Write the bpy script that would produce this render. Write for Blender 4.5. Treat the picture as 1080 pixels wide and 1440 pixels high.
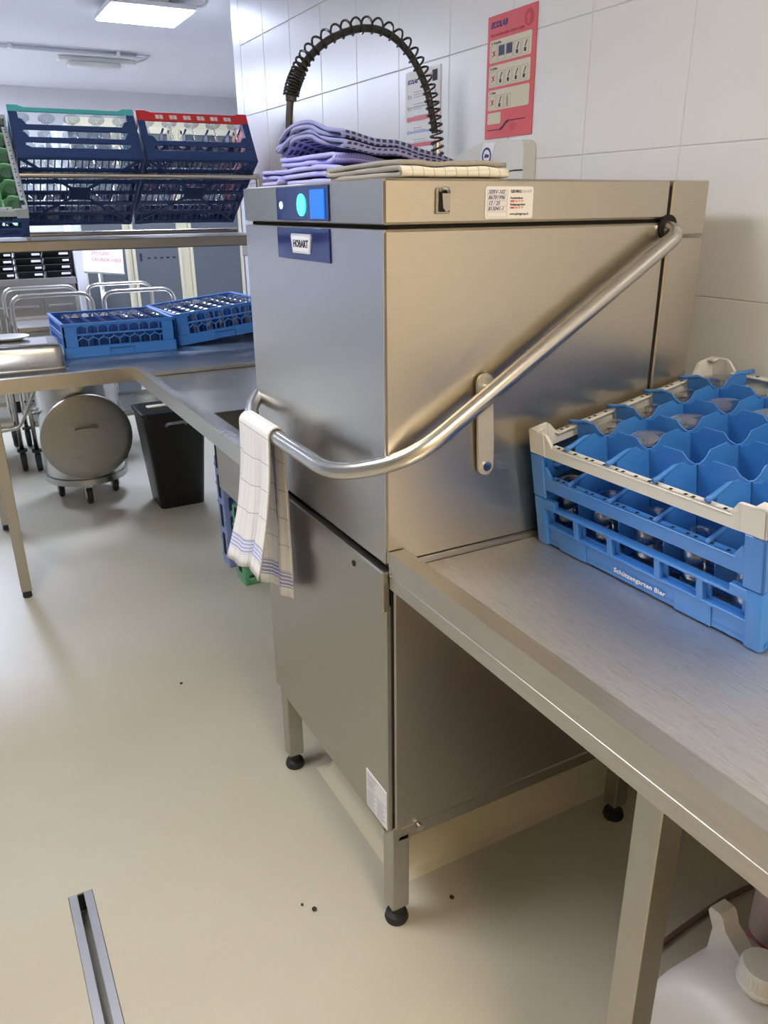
import bpy, bmesh, math, random
from mathutils import Vector, Matrix, Euler
random.seed(7)
for o in list(bpy.data.objects): bpy.data.objects.remove(o, do_unlink=True)
SC = bpy.context.scene
COL = SC.collection
PI = math.pi

# ------------------------------------------------------------------ camera, world, exposure
PAN, TILT, ROLL = 1.0769, -0.3716, -0.0104
fw = Vector((-math.sin(PAN)*math.cos(TILT), math.cos(PAN)*math.cos(TILT), math.sin(TILT)))
r0 = Vector((math.cos(PAN), math.sin(PAN), 0)); u0 = r0.cross(fw)
rr = r0*math.cos(ROLL) + u0*math.sin(ROLL); uu = rr.cross(fw)
cd = bpy.data.cameras.new('camera'); cam = bpy.data.objects.new('camera', cd); COL.objects.link(cam)
cd.sensor_fit = 'VERTICAL'; cd.sensor_height = 36; cd.lens = 1100.78/1440*36
cd.clip_start = 0.02
M = Matrix((rr, uu, -fw)).transposed().to_4x4(); M.translation = Vector((1.1189, -0.6076, 1.4842))
cam.matrix_world = M
SC.camera = cam
w = bpy.data.worlds.new('world'); SC.world = w; w.use_nodes = True
w.node_tree.nodes['Background'].inputs[0].default_value = (.8, .85, 1, 1)
w.node_tree.nodes['Background'].inputs[1].default_value = .15
SC.view_settings.view_transform = 'Standard'; SC.view_settings.look = 'None'
SC.view_settings.gamma = 1; SC.view_settings.use_curve_mapping = False
SC.view_settings.exposure = 0.75
COOL = (.68, .77, 1.0); WARM = (1.0, .87, .68); NEUT = (.95, .96, 1.0)
P_FAR, P_MID, P_NEAR = 50, 13, 17        # strengths of the ceiling panels

# ------------------------------------------------------------------ materials
MATS = {}
def nt(name):
    m = bpy.data.materials.new(name); m.use_nodes = True
    return m, m.node_tree, m.node_tree.nodes['Principled BSDF']
def mat(name, col, rough=.5, metal=0, spec=.5, noise=0, scale=20, bump=0, stretch=None, trans=0, alpha=1, coat=0, emit=None, estr=0, rvar=0):
    if name in MATS: return MATS[name]
    m, t, b = nt(name); N = t.nodes; L = t.links
    b.inputs['Base Color'].default_value = (*col, 1); b.inputs['Roughness'].default_value = rough
    b.inputs['Metallic'].default_value = metal; b.inputs['Specular IOR Level'].default_value = spec
    b.inputs['Transmission Weight'].default_value = trans; b.inputs['Coat Weight'].default_value = coat
    if emit:
        b.inputs['Emission Color'].default_value = (*emit, 1); b.inputs['Emission Strength'].default_value = estr
    if noise or bump or rvar:
        tc = N.new('ShaderNodeTexCoord'); mp = N.new('ShaderNodeMapping'); n = N.new('ShaderNodeTexNoise')
        L.new(tc.outputs['Object'], mp.inputs['Vector']); L.new(mp.outputs[0], n.inputs['Vector'])
        mp.inputs['Scale'].default_value = stretch or (1, 1, 1)
        n.inputs['Scale'].default_value = scale; n.inputs['Detail'].default_value = 5
        if noise:
            mx = N.new('ShaderNodeMix'); mx.data_type = 'RGBA'
            mx.inputs[6].default_value = (*[c*(1-noise) for c in col], 1); mx.inputs[7].default_value = (*[min(1, c*(1+noise)) for c in col], 1)
            L.new(n.outputs['Fac'], mx.inputs[0]); L.new(mx.outputs[2], b.inputs['Base Color'])
        if rvar:
            mr = N.new('ShaderNodeMapRange'); mr.inputs['To Min'].default_value = max(.02, rough-rvar); mr.inputs['To Max'].default_value = rough+rvar
            mr.inputs['From Min'].default_value = .3; mr.inputs['From Max'].default_value = .7
            L.new(n.outputs['Fac'], mr.inputs[0]); L.new(mr.outputs[0], b.inputs['Roughness'])
        if bump:
            bp = N.new('ShaderNodeBump'); bp.inputs['Strength'].default_value = bump; bp.inputs['Distance'].default_value = .002
            L.new(n.outputs['Fac'], bp.inputs['Height']); L.new(bp.outputs[0], b.inputs['Normal'])
    MATS[name] = m; return m

def steel(name, col=(.60, .57, .52), rough=.3, stretch=(1, 1, 40), scale=14, smear=.08, streak=.05, scratch=0):
    """brushed stainless steel: fine grain across the stretch axis plus broad smears"""
    m, t, b = nt(name); N = t.nodes; L = t.links
    b.inputs['Metallic'].default_value = 1
    tc = N.new('ShaderNodeTexCoord')
    mp = N.new('ShaderNodeMapping'); mp.inputs['Scale'].default_value = stretch; L.new(tc.outputs['Object'], mp.inputs[0])
    n1 = N.new('ShaderNodeTexNoise'); n1.inputs['Scale'].default_value = scale; n1.inputs['Detail'].default_value = 3; L.new(mp.outputs[0], n1.inputs['Vector'])
    n2 = N.new('ShaderNodeTexNoise'); n2.inputs['Scale'].default_value = 2.2; n2.inputs['Detail'].default_value = 1; L.new(tc.outputs['Object'], n2.inputs['Vector'])
    mx = N.new('ShaderNodeMix'); mx.data_type = 'RGBA'
    mx.inputs[6].default_value = (*[c*(1-streak*2) for c in col], 1); mx.inputs[7].default_value = (*[min(1, c*(1+streak)) for c in col], 1)
    L.new(n1.outputs['Fac'], mx.inputs[0]); L.new(mx.outputs[2], b.inputs['Base Color'])
    mr = N.new('ShaderNodeMapRange'); mr.inputs['From Min'].default_value = .2; mr.inputs['From Max'].default_value = .8
    mr.inputs['To Min'].default_value = rough-smear*.5; mr.inputs['To Max'].default_value = rough+smear*.5
    L.new(n2.outputs['Fac'], mr.inputs[0]); L.new(mr.outputs[0], b.inputs['Roughness'])
    if scratch:
        out = mx.outputs[2]
        for ang, sc in ((.5, 26), (-.9, 22), (1.9, 30)):
            m3 = N.new('ShaderNodeMapping'); m3.inputs['Rotation'].default_value = (0, 0, ang); m3.inputs['Scale'].default_value = (1, 34, 1); L.new(tc.outputs['Object'], m3.inputs[0])
            n3 = N.new('ShaderNodeTexNoise'); n3.inputs['Scale'].default_value = sc; n3.inputs['Detail'].default_value = 2; n3.inputs['Distortion'].default_value = .6; L.new(m3.outputs[0], n3.inputs['Vector'])
            r3 = N.new('ShaderNodeMapRange'); r3.inputs['From Min'].default_value = .60; r3.inputs['From Max'].default_value = .68; r3.inputs['To Max'].default_value = scratch; L.new(n3.outputs['Fac'], r3.inputs[0])
            m4 = N.new('ShaderNodeMix'); m4.data_type = 'RGBA'; L.new(r3.outputs[0], m4.inputs[0]); L.new(out, m4.inputs[6]); m4.inputs[7].default_value = (*[c*.55 for c in col], 1); out = m4.outputs[2]
        L.new(out, b.inputs['Base Color'])
    bp = N.new('ShaderNodeBump'); bp.inputs['Strength'].default_value = .03; bp.inputs['Distance'].default_value = .0005
    L.new(n1.outputs['Fac'], bp.inputs['Height']); L.new(bp.outputs[0], b.inputs['Normal'])
    MATS[name] = m; return m

def thin_glass(name, tint=(.93, .96, .97), refl=.25, rough=.0):
    m = bpy.data.materials.new(name); m.use_nodes = True; t = m.node_tree; N = t.nodes; L = t.links
    N.clear(); o = N.new('ShaderNodeOutputMaterial')
    tr = N.new('ShaderNodeBsdfTransparent'); tr.inputs[0].default_value = (*tint, 1)
    gl = N.new('ShaderNodeBsdfGlossy'); gl.inputs['Roughness'].default_value = rough
    lw = N.new('ShaderNodeLayerWeight'); lw.inputs[0].default_value = .35
    mr = N.new('ShaderNodeMapRange'); mr.inputs['To Min'].default_value = .10; mr.inputs['To Max'].default_value = min(1, refl*2.2)
    mx = N.new('ShaderNodeMixShader'); L.new(lw.outputs['Facing'], mr.inputs[0]); L.new(mr.outputs[0], mx.inputs[0])
    L.new(tr.outputs[0], mx.inputs[1]); L.new(gl.outputs[0], mx.inputs[2]); L.new(mx.outputs[0], o.inputs[0])
    MATS[name] = m; return m

def cloth(name, base, lines, band=None, nu=18, nv=14, wid=.05, rough=.9):
    """woven cloth with a UV grid of fine lines; band=(axis,lo,hi,colour) adds a border stripe group"""
    m, t, b = nt(name); N = t.nodes; L = t.links
    b.inputs['Roughness'].default_value = rough; b.inputs['Specular IOR Level'].default_value = .1
    uv = N.new('ShaderNodeUVMap'); sp = N.new('ShaderNodeSeparateXYZ'); L.new(uv.outputs[0], sp.inputs[0])
    def math_(op, a, bb=None):
        x = N.new('ShaderNodeMath'); x.operation = op
        for i, v in enumerate((a, bb)):
            if v is None: continue
            if isinstance(v, (int, float)): x.inputs[i].default_value = v
            else: L.new(v, x.inputs[i])
        return x.outputs[0]
    def line(src, n): return math_('LESS_THAN', math_('FRACT', math_('MULTIPLY', src, n)), wid)
    f = math_('MAXIMUM', line(sp.outputs[0], nu), line(sp.outputs[1], nv))
    f = math_('MULTIPLY', f, .8)
    mx = N.new('ShaderNodeMix'); mx.data_type = 'RGBA'; L.new(f, mx.inputs[0])
    mx.inputs[6].default_value = (*base, 1); mx.inputs[7].default_value = (*lines, 1); out = mx.outputs[2]
    for (ax, lo, hi, c, rep, *lim) in (band or []):
        s = sp.outputs[ax]
        g = math_('MULTIPLY', math_('GREATER_THAN', s, lo), math_('LESS_THAN', s, hi))
        if rep: g = math_('MULTIPLY', g, math_('GREATER_THAN', math_('FRACT', math_('MULTIPLY', s, rep)), .4))
        if lim: g = math_('MULTIPLY', g, math_('LESS_THAN', sp.outputs[lim[0]], lim[2]))
        m2 = N.new('ShaderNodeMix'); m2.data_type = 'RGBA'; L.new(g, m2.inputs[0]); L.new(out, m2.inputs[6]); m2.inputs[7].default_value = (*c, 1); out = m2.outputs[2]
    L.new(out, b.inputs['Base Color'])
    n = N.new('ShaderNodeTexNoise'); n.inputs['Scale'].default_value = 300
    bp = N.new('ShaderNodeBump'); bp.inputs['Strength'].default_value = .25; bp.inputs['Distance'].default_value = .001
    L.new(n.outputs['Fac'], bp.inputs['Height']); L.new(bp.outputs[0], b.inputs['Normal'])
    MATS[name] = m; return m

steel('steel_v', (.53, .52, .50), .30, (40, 40, 1))  # base darkened for the dim room that the hood front reflects
steel('steel_h', (.44, .425, .39), .32, (1, 1, 40))
steel('steel_side', (.58, .53, .44), .30, (1, 3, 45))  # warm reflection on the machine's side is put into this tint
steel('steel_dark', (.46, .43, .38), .36, (1, 1, 40))
steel('steel_table', (.56, .54, .51), .30, (1, 20, 20), 10, .1, .08)
steel('steel_scratched', (.74, .72, .71), .50, (1, 14, 1), 60, .12, .03, .45)
steel('steel_shelf', (.30, .28, .26), .35, (1, 1, 40))
steel('steel_tube', (.62, .60, .56), .26, (6, 6, 6), 10, .05, .02)
steel('steel_lid', (.38, .37, .34), .38, (1, 1, 8), 12, .08, .06)
mat('link_grey', (.55, .53, .48), .5, .6)
mat('chrome', (.78, .78, .78), .14, 1)
mat('tile_white', (.70, .70, .71), .28, 0, .5, .012, 3, .02)
mat('grout', (.62, .62, .63), .8)
mat('paint', (.74, .74, .78), .7, 0, .3, .02, 4)
mat('paint_grey', (.36, .37, .39), .7)
mat('paint_warm', (.80, .64, .38), .7, 0, .3, .03, 3)
mat('ceiling_paint', (.80, .80, .83), .8, 0, .3, .02, 3)
mat('black_rubber', (.02, .02, .02), .6)
mat('black_plastic', (.012, .012, .013), .38, 0, .5, .1, 30)
mat('dark_gap', (.01, .01, .01), .9)
mat('rack_blue', (.045, .21, .62), .36, 0, .5, .05, 12)
mat('rack_blue_deep', (.035, .17, .55), .4, 0, .5, .05, 12)
mat('rack_blue_shaded', (.02, .085, .30), .5)  # shadow inside the honeycomb racks, put into the dividers' darker blue
mat('rack_navy', (.022, .055, .19), .42, 0, .5, .06, 12)
mat('rack_white', (.66, .66, .64), .42, 0, .5, .03, 12)
mat('rack_turquoise', (.10, .55, .58), .42)
mat('rack_red', (.70, .035, .04), .42)
mat('rack_grey', (.50, .56, .62), .45)
mat('rack_green', (.28, .62, .36), .45)
mat('cream', (.72, .66, .48), .5)
mat('slate', (.12, .135, .15), .42, 0, .5, .06, 2)
mat('white_plastic', (.74, .74, .73), .35)
mat('jug_white', (.70, .68, .67), .4, 0, .5, .02, 6)
mat('canister_clear', (.55, .46, .48), .3)
mat('canister_pink', (.42, .10, .17), .3)
mat('hose_pink', (.20, .12, .10), .4)
mat('paper', (.78, .78, .80), .6)
mat('ink', (.03, .03, .05), .7); mat('ink_blue', (.05, .05, .22), .7); mat('ink_red', (.75, .12, .06), .7); mat('ink_grey', (.45, .46, .48), .7)
mat('slate_blue', (.05, .055, .12), .6); mat('poster_red', (.62, .09, .10), .45); mat('poster_beige', (.60, .55, .42), .5); mat('poster_line', (.30, .27, .2), .6)
mat('poster_darkred', (.45, .04, .06), .5); mat('poster_green', (.06, .26, .13), .5); mat('poster_blue', (.35, .38, .75), .5)
mat('glass_blue', (.006, .02, .13), .08, 0, .5)
mat('screen', (.0, .08, .5), .2, emit=(.0, .16, .9), estr=.55)
mat('button_glow', (.1, .9, .9), .3, emit=(.02, .75, .80), estr=2.2)
mat('button_ring', (.6, .9, 1), .3, emit=(.5, .9, 1), estr=1.0)
mat('badge_silver', (.7, .7, .7), .3, .6)
mat('zinc', (.62, .64, .70), .35, .8, .5, .05, 30)
mat('hose_black', (.03, .028, .025), .35)
mat('spring_dark', (.06, .055, .05), .3, .7)
mat('crate_blue', (.28, .34, .66), .5); mat('crate_green', (.16, .45, .24), .5)
mat('plinth_paint', (.68, .62, .47), .4, 0, .4, .03, 8)
mat('crumb_dark', (.03, .02, .015), .8)
mat('dispenser', (.62, .62, .60), .35)
thin_glass('glass'); thin_glass('glass_green', (.62, .9, .66), .25)
cloth('cloth_white', (.80, .79, .79), (.40, .40, .42), [(1, .925, .965, (.42, .46, .76), 100), (1, .03, .075, (.30, .33, .62), 90), (0, .50, .66, (.10, .11, .24), 25, 1, -1, .44)], 9, 13, .035)
cloth('cloth_cream', (.82, .80, .72), (.24, .22, .20), None, 10, 10, .05)
cloth('cloth_lavender', (.20, .21, .62), (.50, .51, .82), [(1, .10, .45, (.62, .40, .50), 34)], 60, 46, .35)
cloth('cloth_navy', (.045, .05, .13), (.34, .36, .62), None, 40, 24, .38)
cloth('cloth_violet', (.26, .26, .68), (.46, .47, .82), None, 20, 50, .3)

def floor_mat():
    m, t, b = nt('floor_epoxy'); N = t.nodes; L = t.links
    tc = N.new('ShaderNodeTexCoord')
    n1 = N.new('ShaderNodeTexNoise'); n1.inputs['Scale'].default_value = 1.4; n1.inputs['Detail'].default_value = 6
    n2 = N.new('ShaderNodeTexNoise'); n2.inputs['Scale'].default_value = 260; n2.inputs['Detail'].default_value = 2
    for n in (n1, n2): L.new(tc.outputs['Object'], n.inputs['Vector'])
    cr = N.new('ShaderNodeValToRGB'); cr.color_ramp.elements[0].position = .3; cr.color_ramp.elements[1].position = .7
    cr.color_ramp.elements[0].color = (.55, .51, .40, 1); cr.color_ramp.elements[1].color = (.61, .58, .48, 1)
    L.new(n1.outputs['Fac'], cr.inputs[0])
    mx = N.new('ShaderNodeMix'); mx.data_type = 'RGBA'; mx.blend_type = 'MULTIPLY'; mx.inputs[0].default_value = .12
    L.new(cr.outputs[0], mx.inputs[6]); L.new(n2.outputs['Color'], mx.inputs[7]); L.new(mx.outputs[2], b.inputs['Base Color'])
    mr = N.new('ShaderNodeMapRange'); mr.inputs['To Min'].default_value = .28; mr.inputs['To Max'].default_value = .5
    L.new(n1.outputs['Fac'], mr.inputs[0]); L.new(mr.outputs[0], b.inputs['Roughness'])
    bp = N.new('ShaderNodeBump'); bp.inputs['Strength'].default_value = .15; bp.inputs['Distance'].default_value = .001
    L.new(n2.outputs['Fac'], bp.inputs['Height']); L.new(bp.outputs[0], b.inputs['Normal'])
    MATS['floor'] = m
floor_mat()

# ------------------------------------------------------------------ mesh helpers
def clean(c): return Vector(c)
class MB:
    def __init__(s): s.bm = bmesh.new(); s.uv = None
    def box(s, lo, hi, bev=0, rot=None, seg=1):
        lo, hi = Vector(lo), Vector(hi); c = (lo+hi)/2; d = hi-lo
        t = bmesh.new(); bmesh.ops.create_cube(t, size=1)
        for v in t.verts: v.co = Vector((v.co.x*d.x, v.co.y*d.y, v.co.z*d.z))
        if bev: bmesh.ops.bevel(t, geom=t.edges[:], offset=min(bev, min(d)*.45), segments=seg, affect='EDGES', profile=.5)
        mtx = Matrix.Translation(c) @ (rot.to_matrix().to_4x4() if rot else Matrix())
        s._merge(t, mtx); return s
    def _merge(s, t, mtx=None):
        if mtx is not None: t.transform(mtx)
        me = bpy.data.meshes.new('tmp'); t.to_mesh(me); t.free(); s.bm.from_mesh(me); bpy.data.meshes.remove(me)
    def tube(s, path, r, seg=12, cap=True, closed=False, rs=None):
        P = [Vector(p) for p in path]; n = len(P); rings = []
        T = []
        for i in range(n):
            a = P[(i-1) % n] if closed or i else P[0]; b = P[(i+1) % n] if closed or i < n-1 else P[-1]
            T.append((b-a).normalized())
        nrm = T[0].orthogonal().normalized()
        for i in range(n):
            nrm = (nrm - T[i]*nrm.dot(T[i])).normalized(); bn = T[i].cross(nrm)
            rad = rs[i] if rs else r
            rings.append([s.bm.verts.new(P[i] + (nrm*math.cos(2*PI*k/seg) + bn*math.sin(2*PI*k/seg))*rad) for k in range(seg)])
        for i in range(n if closed else n-1):
            A, B = rings[i], rings[(i+1) % n]
            for k in range(seg): s.bm.faces.new((A[k], A[(k+1) % seg], B[(k+1) % seg], B[k]))
        if cap and not closed:
            s.bm.faces.new(rings[0][::-1]); s.bm.faces.new(rings[-1])
        return s
    def lathe(s, prof, seg=20, mtx=None):
        """prof: list of (r,z); closed ends when r==0"""
        t = bmesh.new(); rings = []
        for r, z in prof:
            if r < 1e-6: rings.append([t.verts.new((0, 0, z))])
            else: rings.append([t.verts.new((r*math.cos(2*PI*k/seg), r*math.sin(2*PI*k/seg), z)) for k in range(seg)])
        for A, B in zip(rings, rings[1:]):
            for k in range(seg):
                k2 = (k+1) % seg
                if len(A) == 1 and len(B) == 1: continue
                if len(A) == 1: t.faces.new((A[0], B[k2], B[k]))
                elif len(B) == 1: t.faces.new((A[k], A[k2], B[0]))
                else: t.faces.new((A[k], A[k2], B[k2], B[k]))
        bmesh.ops.recalc_face_normals(t, faces=t.faces[:])
        s._merge(t, mtx); return s
    def cyl(s, a, b, r, seg=16, r2=None):
        a, b = Vector(a), Vector(b); d = b-a
        q = Vector((0, 0, 1)).rotation_difference(d.normalized()).to_matrix().to_4x4()
        return s.lathe([(0, 0), (r, 0), (r2 if r2 is not None else r, d.length), (0, d.length)], seg, Matrix.Translation(a) @ q)
    def prism(s, poly, mtx, depth):
        """2D polygon (x,y) extruded along local z by depth, placed with mtx"""
        t = bmesh.new()
        A = [t.verts.new((x, y, 0)) for x, y in poly]; B = [t.verts.new((x, y, depth)) for x, y in poly]
        n = len(poly)
        t.faces.new(A[::-1]); t.faces.new(B)
        for k in range(n): t.faces.new((A[k], A[(k+1) % n], B[(k+1) % n], B[k]))
        bmesh.ops.recalc_face_normals(t, faces=t.faces[:])
        s._merge(t, mtx); return s
    def bar(s, a, b, wdt, hgt, up=(0, 0, 1)):
        """rectangular bar from a to b"""
        a, b = Vector(a), Vector(b); d = b-a; x = d.normalized(); u = Vector(up)
        y = u.cross(x).normalized(); z = x.cross(y)
        m = Matrix((x, y, z)).transposed().to_4x4(); m.translation = (a+b)/2
        t = bmesh.new(); bmesh.ops.create_cube(t, size=1)
        for v in t.verts: v.co = Vector((v.co.x*d.length, v.co.y*wdt, v.co.z*hgt))
        s._merge(t, m); return s
    def sheet(s, pts, thick=0, uvs=None):
        """pts[i][j] grid of points; uv written from the grid; optional thickness along normals"""
        t = s.bm; uvl = t.loops.layers.uv.verify()
        ni, nj = len(pts), len(pts[0])
        def mk(off):
            return [[t.verts.new(Vector(pts[i][j]) + off[i][j]) for j in range(nj)] for i in range(ni)]
        N = [[None]*nj for _ in range(ni)]
        for i in range(ni):
            for j in range(nj):
                a = Vector(pts[min(i+1, ni-1)][j]) - Vector(pts[max(i-1, 0)][j]); b = Vector(pts[i][min(j+1, nj-1)]) - Vector(pts[i][max(j-1, 0)][j] if False else pts[i][max(j-1, 0)])
                n = a.cross(b); N[i][j] = n.normalized() if n.length > 1e-9 else Vector((0, 0, 1))
        V = mk([[N[i][j]*thick/2 for j in range(nj)] for i in range(ni)])
        def q(vs, us):
            try: f = t.faces.new(vs)
            except ValueError: return
            for l, u in zip(f.loops, us): l[uvl].uv = u
        def U(i, j): return (i/(ni-1), j/(nj-1))
        for i in range(ni-1):
            for j in range(nj-1): q((V[i][j], V[i+1][j], V[i+1][j+1], V[i][j+1]), (U(i, j), U(i+1, j), U(i+1, j+1), U(i, j+1)))
        if thick:
            W = mk([[-N[i][j]*thick/2 for j in range(nj)] for i in range(ni)])
            for i in range(ni-1):
                for j in range(nj-1): q((W[i][j], W[i][j+1], W[i+1][j+1], W[i+1][j]), (U(i, j), U(i, j+1), U(i+1, j+1), U(i+1, j)))
            for i in range(ni-1):
                for j in (0, nj-1):
                    q((V[i][j], W[i][j], W[i+1][j], V[i+1][j]) if j == 0 else (V[i][j], V[i+1][j], W[i+1][j], W[i][j]), (U(i, j),)*4)
            for j in range(nj-1):
                for i in (0, ni-1):
                    q((V[i][j], V[i][j+1], W[i][j+1], W[i][j]) if i == 0 else (V[i][j], W[i][j], W[i][j+1], V[i][j+1]), (U(i, j),)*4)
        return s
    def text(s, txt, size, mtx, shear=0, spacing=1, align='LEFT', bold=0):
        c = bpy.data.curves.new('t', 'FONT'); c.body = txt; c.size = size; c.shear = shear; c.space_character = spacing; c.align_x = align
        c.extrude = .0002; c.offset = bold; c.resolution_u = 2
        o = bpy.data.objects.new('t', c); COL.objects.link(o)
        dg = bpy.context.evaluated_depsgraph_get(); dg.update()
        me = bpy.data.meshes.new_from_object(o.evaluated_get(dg))
        t = bmesh.new(); t.from_mesh(me); s._merge(t, mtx)
        bpy.data.meshes.remove(me); bpy.data.objects.remove(o); bpy.data.curves.remove(c); return s
    def build(s, name, m, parent=None, world=False, smooth=True):
        me = bpy.data.meshes.new(name)
        if world and parent: 
            off = Vector(parent.location); pp = parent.parent
            while pp: off += Vector(pp.location); pp = pp.parent
            bmesh.ops.translate(s.bm, verts=s.bm.verts[:], vec=-off)
        if smooth:
            for f in s.bm.faces: f.smooth = True
            for e in s.bm.edges:
                if len(e.link_faces) != 2 or e.calc_face_angle(0) > .6: e.smooth = False
        s.bm.to_mesh(me); s.bm.free()
        me.materials.append(MATS[m] if isinstance(m, str) else m)
        o = bpy.data.objects.new(name, me); COL.objects.link(o)
        if parent: o.parent = parent
        return o
def tag(o, label, cat, group=None):
    o['label'] = label; o['category'] = cat
    if group: o['group'] = group
    return o
def thing(name, label, cat, loc=(0, 0, 0), rot=None, group=None):
    o = bpy.data.objects.new(name, None); COL.objects.link(o); o.location = loc
    o.empty_display_size = .05
    if rot: o.rotation_euler = rot
    return tag(o, label, cat, group)
def struct(o): o['kind'] = 'structure'; return o
def inst(o, parent=None, loc=None, rot=None):
    c = o.copy(); COL.objects.link(c); c.parent = parent
    if loc is not None: c.location = loc
    if rot is not None: c.rotation_euler = rot
    return c
def copy_tree(o, parent=None):
    c = o.copy(); COL.objects.link(c); c.parent = parent
    for ch in list(o.children): copy_tree(ch, c)
    return c
def B(lo, hi, name, m, parent=None, bev=0, world=True, seg=1):
    return MB().box(lo, hi, bev, seg=seg).build(name, m, parent, world)
def fillet(path, r, n=6):
    P = [Vector(p) for p in path]; out = [P[0]]
    for i in range(1, len(P)-1):
        a = (P[i-1]-P[i]); b = (P[i+1]-P[i]); d = min(r, a.length*.48, b.length*.48)
        A = P[i]+a.normalized()*d; Bq = P[i]+b.normalized()*d
        for k in range(n+1):
            t = k/n; out.append(A*(1-t)**2 + P[i]*2*t*(1-t) + Bq*t*t)
    out.append(P[-1]); return out
def Rx(a): return Matrix.Rotation(a, 4, 'X')
def Ry(a): return Matrix.Rotation(a, 4, 'Y')
def Rz(a): return Matrix.Rotation(a, 4, 'Z')
def Tr(*c): return Matrix.Translation(Vector(c))
FRONT = Rx(PI/2)                        # local xy plane -> faces -y (x right, y up)
SIDE = Rz(PI/2) @ Rx(PI/2)              # faces +x (local x -> +y, local y -> +z)

# ------------------------------------------------------------------ the room
YW, ZC, XF = .82, 2.6, -8.0
# floor with a slot cut for the drain channel
CX0, CX1, CY0, CY1 = -.437, 1.4, -.612, -.558
fl = MB()
for lo, hi in (((XF, -3, -.1), (2.7, CY0, 0)), ((XF, CY1, -.1), (2.7, 2.7, 0)), ((XF, CY0, -.1), (CX0, CY1, 0)), ((CX1, CY0, -.1), (2.7, CY1, 0))):
    fl.box(lo, hi)
struct(fl.build('floor', 'floor'))
struct(B((XF, -3, ZC), (2.7, 2.7, ZC+.1), 'ceiling', 'ceiling_paint'))
struct(B((XF-.1, -3, 0), (XF, 2.7, ZC), 'wall_far', 'paint'))
struct(B((2.7, -3, 0), (2.8, YW, ZC), 'wall_near', 'paint_warm'))
struct(B((XF, -3.1, 0), (2.7, -3, ZC), 'wall_left', 'paint_grey'))
struct(B((XF, 2.6, 0), (-3.0, 2.7, ZC), 'wall_right', 'paint'))
wb = struct(B((-3.0, YW-.0022, 0), (2.7, 2.7, ZC), 'wall_back', 'grout'))
TX, TZ, X0, Z0 = .3015, .2985, -.186, 1.597
tile = MB().box((.0012, 0, .0012), (TX-.0012, .009, TZ-.0012), .0012).build('tile', 'tile_white', wb)
first = True
for i in range(-10, 10):
    for j in range(-6, 4):
        x, z = X0+i*TX, Z0+j*TZ
        if x < -3.0 or x+TX > 2.7 or z < 0 or z+TZ > ZC: continue
        loc = (x, YW-.004, z)
        if first: tile.location = loc; first = False
        else: inst(tile, wb, loc)
B((-3.0, YW-.004, Z0-5*TZ-.1), (2.7, YW+.004, Z0-5*TZ-.0015), 'cove_base', 'plinth_paint', wb)
xl = X0-9*TX
if xl > -3.0: B((-3.0, YW-.004, .1), (xl-.0015, YW+.004, ZC), 'tile_edge', 'tile_white', wb)

# low coved plinth under the dishwasher
pl = MB(); hp = .115
prof = [(0, 0), (.018, .004), (.03, .016), (.036, .04), (.04, .09), (.055, hp-.004), (.075, hp)]
xa, xb, ya = -.57, -.095, .075
rings = []
for d, z in prof:
    rings.append([pl.bm.verts.new(c) for c in ((xa+d, YW-.006, z), (xa+d, ya+d, z), (xb-d, ya+d, z), (xb-d, YW-.006, z))])
for A, Bq in zip(rings, rings[1:]):
    for k in range(3): pl.bm.faces.new((A[k], A[k+1], Bq[k+1], Bq[k]))
pl.bm.faces.new(rings[-1])
bmesh.ops.recalc_face_normals(pl.bm, faces=pl.bm.faces[:])
struct(pl.build('floor_plinth', 'plinth_paint'))

# drain channel let into the floor
dc = thing('drain_channel', 'narrow metal slot drain channel let into the cream floor', 'floor drain', (CX0, CY0, -.06))
B((CX0+.001, CY0+.001, -.004), (CX1-.001, CY0+.020, .0025), 'edge_strip', 'zinc', dc, .001)
B((CX0+.001, CY1-.020, -.004), (CX1-.001, CY1-.001, .0025), 'edge_strip', 'zinc', dc, .001)
B((CX0+.001, CY0+.001, -.06), (CX1-.001, CY1-.001, -.055), 'channel_floor', 'steel_dark', dc)
B((CX0+.001, CY0+.014, -.055), (CX1-.001, CY0+.018, -.004), 'channel_wall', 'steel_dark', dc)
B((CX0+.001, CY1-.018, -.055), (CX1-.001, CY1-.014, -.004), 'channel_wall', 'steel_dark', dc)
B((CX0+.001, CY0+.018, -.05), (CX0+.004, CY1-.018, -.003), 'end_cap', 'dark_gap', dc)

# ceiling lights: boxy fitting with a glowing diffuser
def ceil_light(x, y, col, power, label, sx=.52, sy=.50, drop=.07):
    t = thing('ceiling_light', label, 'ceiling light', (x, y, ZC), None, 'square ceiling lights')
    z = ZC-drop
    MB().box((-sx/2+.02, -.09, -drop+.02), (sx/2-.02, .09, 0), .008).build('housing', 'white_plastic', t)
    MB().box((-sx/2, -sy/2, -drop-.004), (sx/2, sy/2, -drop+.022), .004).build('frame', 'white_plastic', t)
    nm = 'lamp_%s_%g' % (label[:6], power)
    m = mat('lamp_%.2f_%.1f_%.2f' % (col[2], power, x), (.9, .9, .9), .5, emit=col, estr=power)
    MB().box((-sx/2+.012, -sy/2+.012, -drop-.012), (sx/2-.012, sy/2-.012, -drop-.003), .002).build('diffuser', m, t)
    MB().tube(fillet([(sx/2-.1, sy/2-.02, -drop+.03), (sx/2-.05, sy/2+.06, -drop+.03), (sx/2-.05, sy/2+.08, -.01), (sx/2-.03, sy/2+.08, 0)], .04), .008, 8).build('cable', 'white_plastic', t)
    return t
ceil_light(-4.13, .69, COOL, P_FAR, 'lit square ceiling light beyond the glass racks', .48, .475)
ceil_light(-.6, -1.05, NEUT, P_MID, 'lit ceiling light over the open floor before the sink counter', .9, .6)
ceil_light(1.85, -.25, WARM, P_NEAR, 'warm lit ceiling light over the end of the outlet table', .9, .6)
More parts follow.
